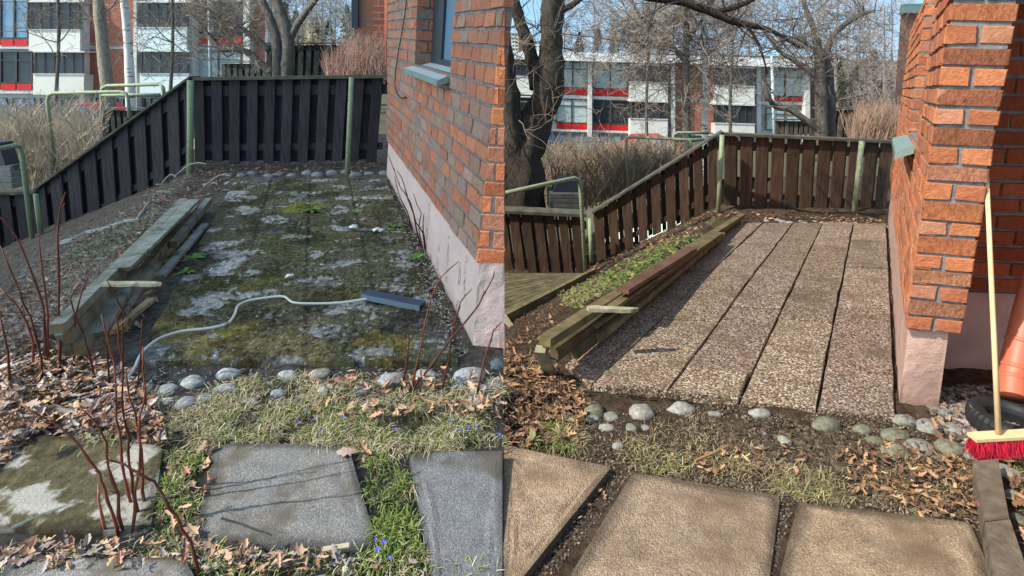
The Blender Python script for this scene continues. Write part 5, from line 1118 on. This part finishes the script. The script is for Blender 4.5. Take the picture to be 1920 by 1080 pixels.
debris([([(440,340),(722,335),(855,685),(260,690)], 2600, .018, .0022, LT), ([(440,340),(722,335),(855,685),(260,690)], 220, .09, .0016, [(.3,.27,.22),(.5,.46,.38),(.12,.09,.07)]), ([(60,480),(350,340),(300,460),(100,640),(0,720),(0,560)], 5000, .03, .0035, [(.22,.19,.17),(.32,.27,.23),(.12,.09,.08),(.38,.36,.33)]), ([(60,480),(350,340),(300,460),(100,640),(0,720)], 1500, .16, .0022, [(.40,.36,.32),(.24,.15,.11),(.15,.10,.08)]),
 ([(720,340),(735,340),(880,660),(840,680)], 900, .03, .003, LT), ([(385,850),(700,850),(700,1030),(385,1030)], 60, .015, .002, LT), ([(255,690),(943,690),(943,760),(250,760)], 1500, .03, .003, LT)], "plant_litter")
# red twigs
m_redtwig = M("red twig bark", (.22,.065,.04), (.34,.13,.075), 12, .6, .1, attr=True)
def shrub(label, stems, group=None, r=.0055, dark=1, Yb=None):
    P0 = G(*stems[0][0]); o = thing("red_stemmed_shrub", label, "shrub", P0, group)
    for s in stems:
        b = G(*s[0]); n = len(s); P = [at(x, y, b.y-.10*i/n+R(-.01,.01)) for i, (x, y) in enumerate(s)]
        if abs(P[0].z-b.z) > .05: P[0] = b
        P = [P[0]]+[x for a_, c_ in zip(P, P[1:]) for x in (a_.lerp(c_,.5)+Vector((R(-.006,.006), R(-.006,.006), 0)), c_)]; n = len(P)
        mb = MB(); mb.col = rc((dark,dark,dark), .3); mb.tube(P, [max(.0016, r*(.85-.6*i/n)*(1.25 if i % 2 else .9)) for i in range(n)], 6, True)
        for i in range(2, n-1):
            if R(0,1) < .6: d_ = Vector((R(-1,1), R(-1,1), R(.3,1.2))).normalized()*R(.008,.05); mb.tube([P[i], P[i]+d_*.5, P[i]+d_], [.0022, .0018, .0008], 4); mb.build("stem", m_redtwig, o, True)
shrub("clump of tall red stems rising over the mossy slab and the lettered corner" if False else "clump of tall bare red stems rooted at the right end of the mossy stepping slab", [
 [(223,1010),(210,960),(197,917),(187,887),(150,837),(123,810),(100,793),(37,757)], [(262,973),(248,920),(242,870),(242,820),(233,787),(230,720),(222,640),(216,590)], [(248,950),(233,893),(227,837),(218,787),(217,720),(203,640),(190,590)],
 [(247,1003),(253,920),(263,837),(262,780),(273,730),(268,650)], [(272,950),(268,887),(257,803),(243,747),(236,690)], [(233,1003),(222,927),(203,877),(200,830),(180,793),(148,763)], [(200,1003),(187,947),(185,920)]], None, .006, 1.2)
shrub("single arching red stem reaching from the bottom edge over the green grass", [[(376,1082),(357,1013),(333,970),(307,930),(290,903),(267,890),(233,870),(207,863),(197,867)]], None, .006, 1.1)
shrub("red stems in the leaves at the left edge below the black fence", [[(85,690),(82,577),(50,487),(20,427),(0,407)], [(78,720),(78,673),(57,593),(37,547),(0,460)], [(112,700),(110,593),(108,443),(113,390),(123,360)], [(92,690),(90,593),(80,510),(72,443)], [(20,740),(15,660),(0,590)], [(60,700),(62,640),(30,570),(0,540)], [(140,690),(140,620),(150,560),(165,520)]], None, .007, 1.0)
shrub("thin dark red stems before the near end of the mossy pile", [[(232,735),(230,620),(233,587),(213,547),(200,526)], [(205,740),(200,650),(205,600)], [(248,760),(262,690),(266,600)], [(180,720),(160,640),(140,590),(132,560),(150,530)]], None, .005, .6)
shrub("thin red stems leaning before the pale foundation corner", [[(773,735),(787,660),(808,560),(827,520),(860,490)], [(765,740),(847,633),(897,573),(920,530),(927,507)], [(828,735),(850,613),(863,567),(885,542)], [(893,745),(913,657),(925,620),(941,603)], [(752,735),(767,643),(770,610)]], None, .0055, .75)
shrub("dark bare stems growing along the foot of the pale foundation", [[(800,475),(795,440),(780,417),(770,380),(750,350),(728,290)], [(797,470),(793,417),(795,400)], [(790,465),(775,400),(757,345),(745,320)], [(795,478),(785,430),(790,400),(775,362)], [(775,440),(765,400),(750,370),(740,330)]], None, .007, .35)
# ================================================================ WHICH THINGS THE SUN REACHES
bpy.context.view_layer.update()
shade = bpy.data.collections.new("sun_receivers"); block = bpy.data.collections.new("sun_blockers")
def mid(o):
    c = [o.matrix_world @ Vector(v) for v in o.bound_box]; return sum(c, Vector())/8
lst = []
for o in list(sc.objects):
    if o.type != 'MESH' or o.name.startswith("terrain"): continue
    m_ = mid(o); root = o
    while root.parent: root = root.parent
    left = (m_.x < seam(m_.y)-.005 and m_.y < 8.3 and not root.name.startswith("forked")) or root is house
    if root is n1 and m_.x < 0: left = True
    if root.get("label", "").startswith(("sunlit brown", "grey wooden deck", "dark bare limb", "green steel handrail rising")) or root is house2: left = False
    if o.get("kind") and m_.x < -.3 and m_.y < 8.3: left = True
    if left: lst.append(o)
for o in list(lst):                    # the strip nearest the viewer lies in the open sun
    root = o
    while root.parent: root = root.parent
    if mid(o).y < 2.62 and root is not house and o.name.split(".")[0] not in ("ground", "patio", "plant_litter", "timber", "sawn_end", "stick") and not (o.name.startswith("fallen_leaves") and max((o.matrix_world @ Vector(v)).y for v in o.bound_box) > 3.6): lst.remove(o)
for o in lst:
    if not (root is house and False): block.objects.link(o)
    if o.name in lit_names: continue
    shade.objects.link(o)
for c in (shade, block):
    for co in c.collection_objects: co.light_linking.link_state = 'EXCLUDE'
sun.light_linking.receiver_collection = shade; sun.light_linking.blocker_collection = block
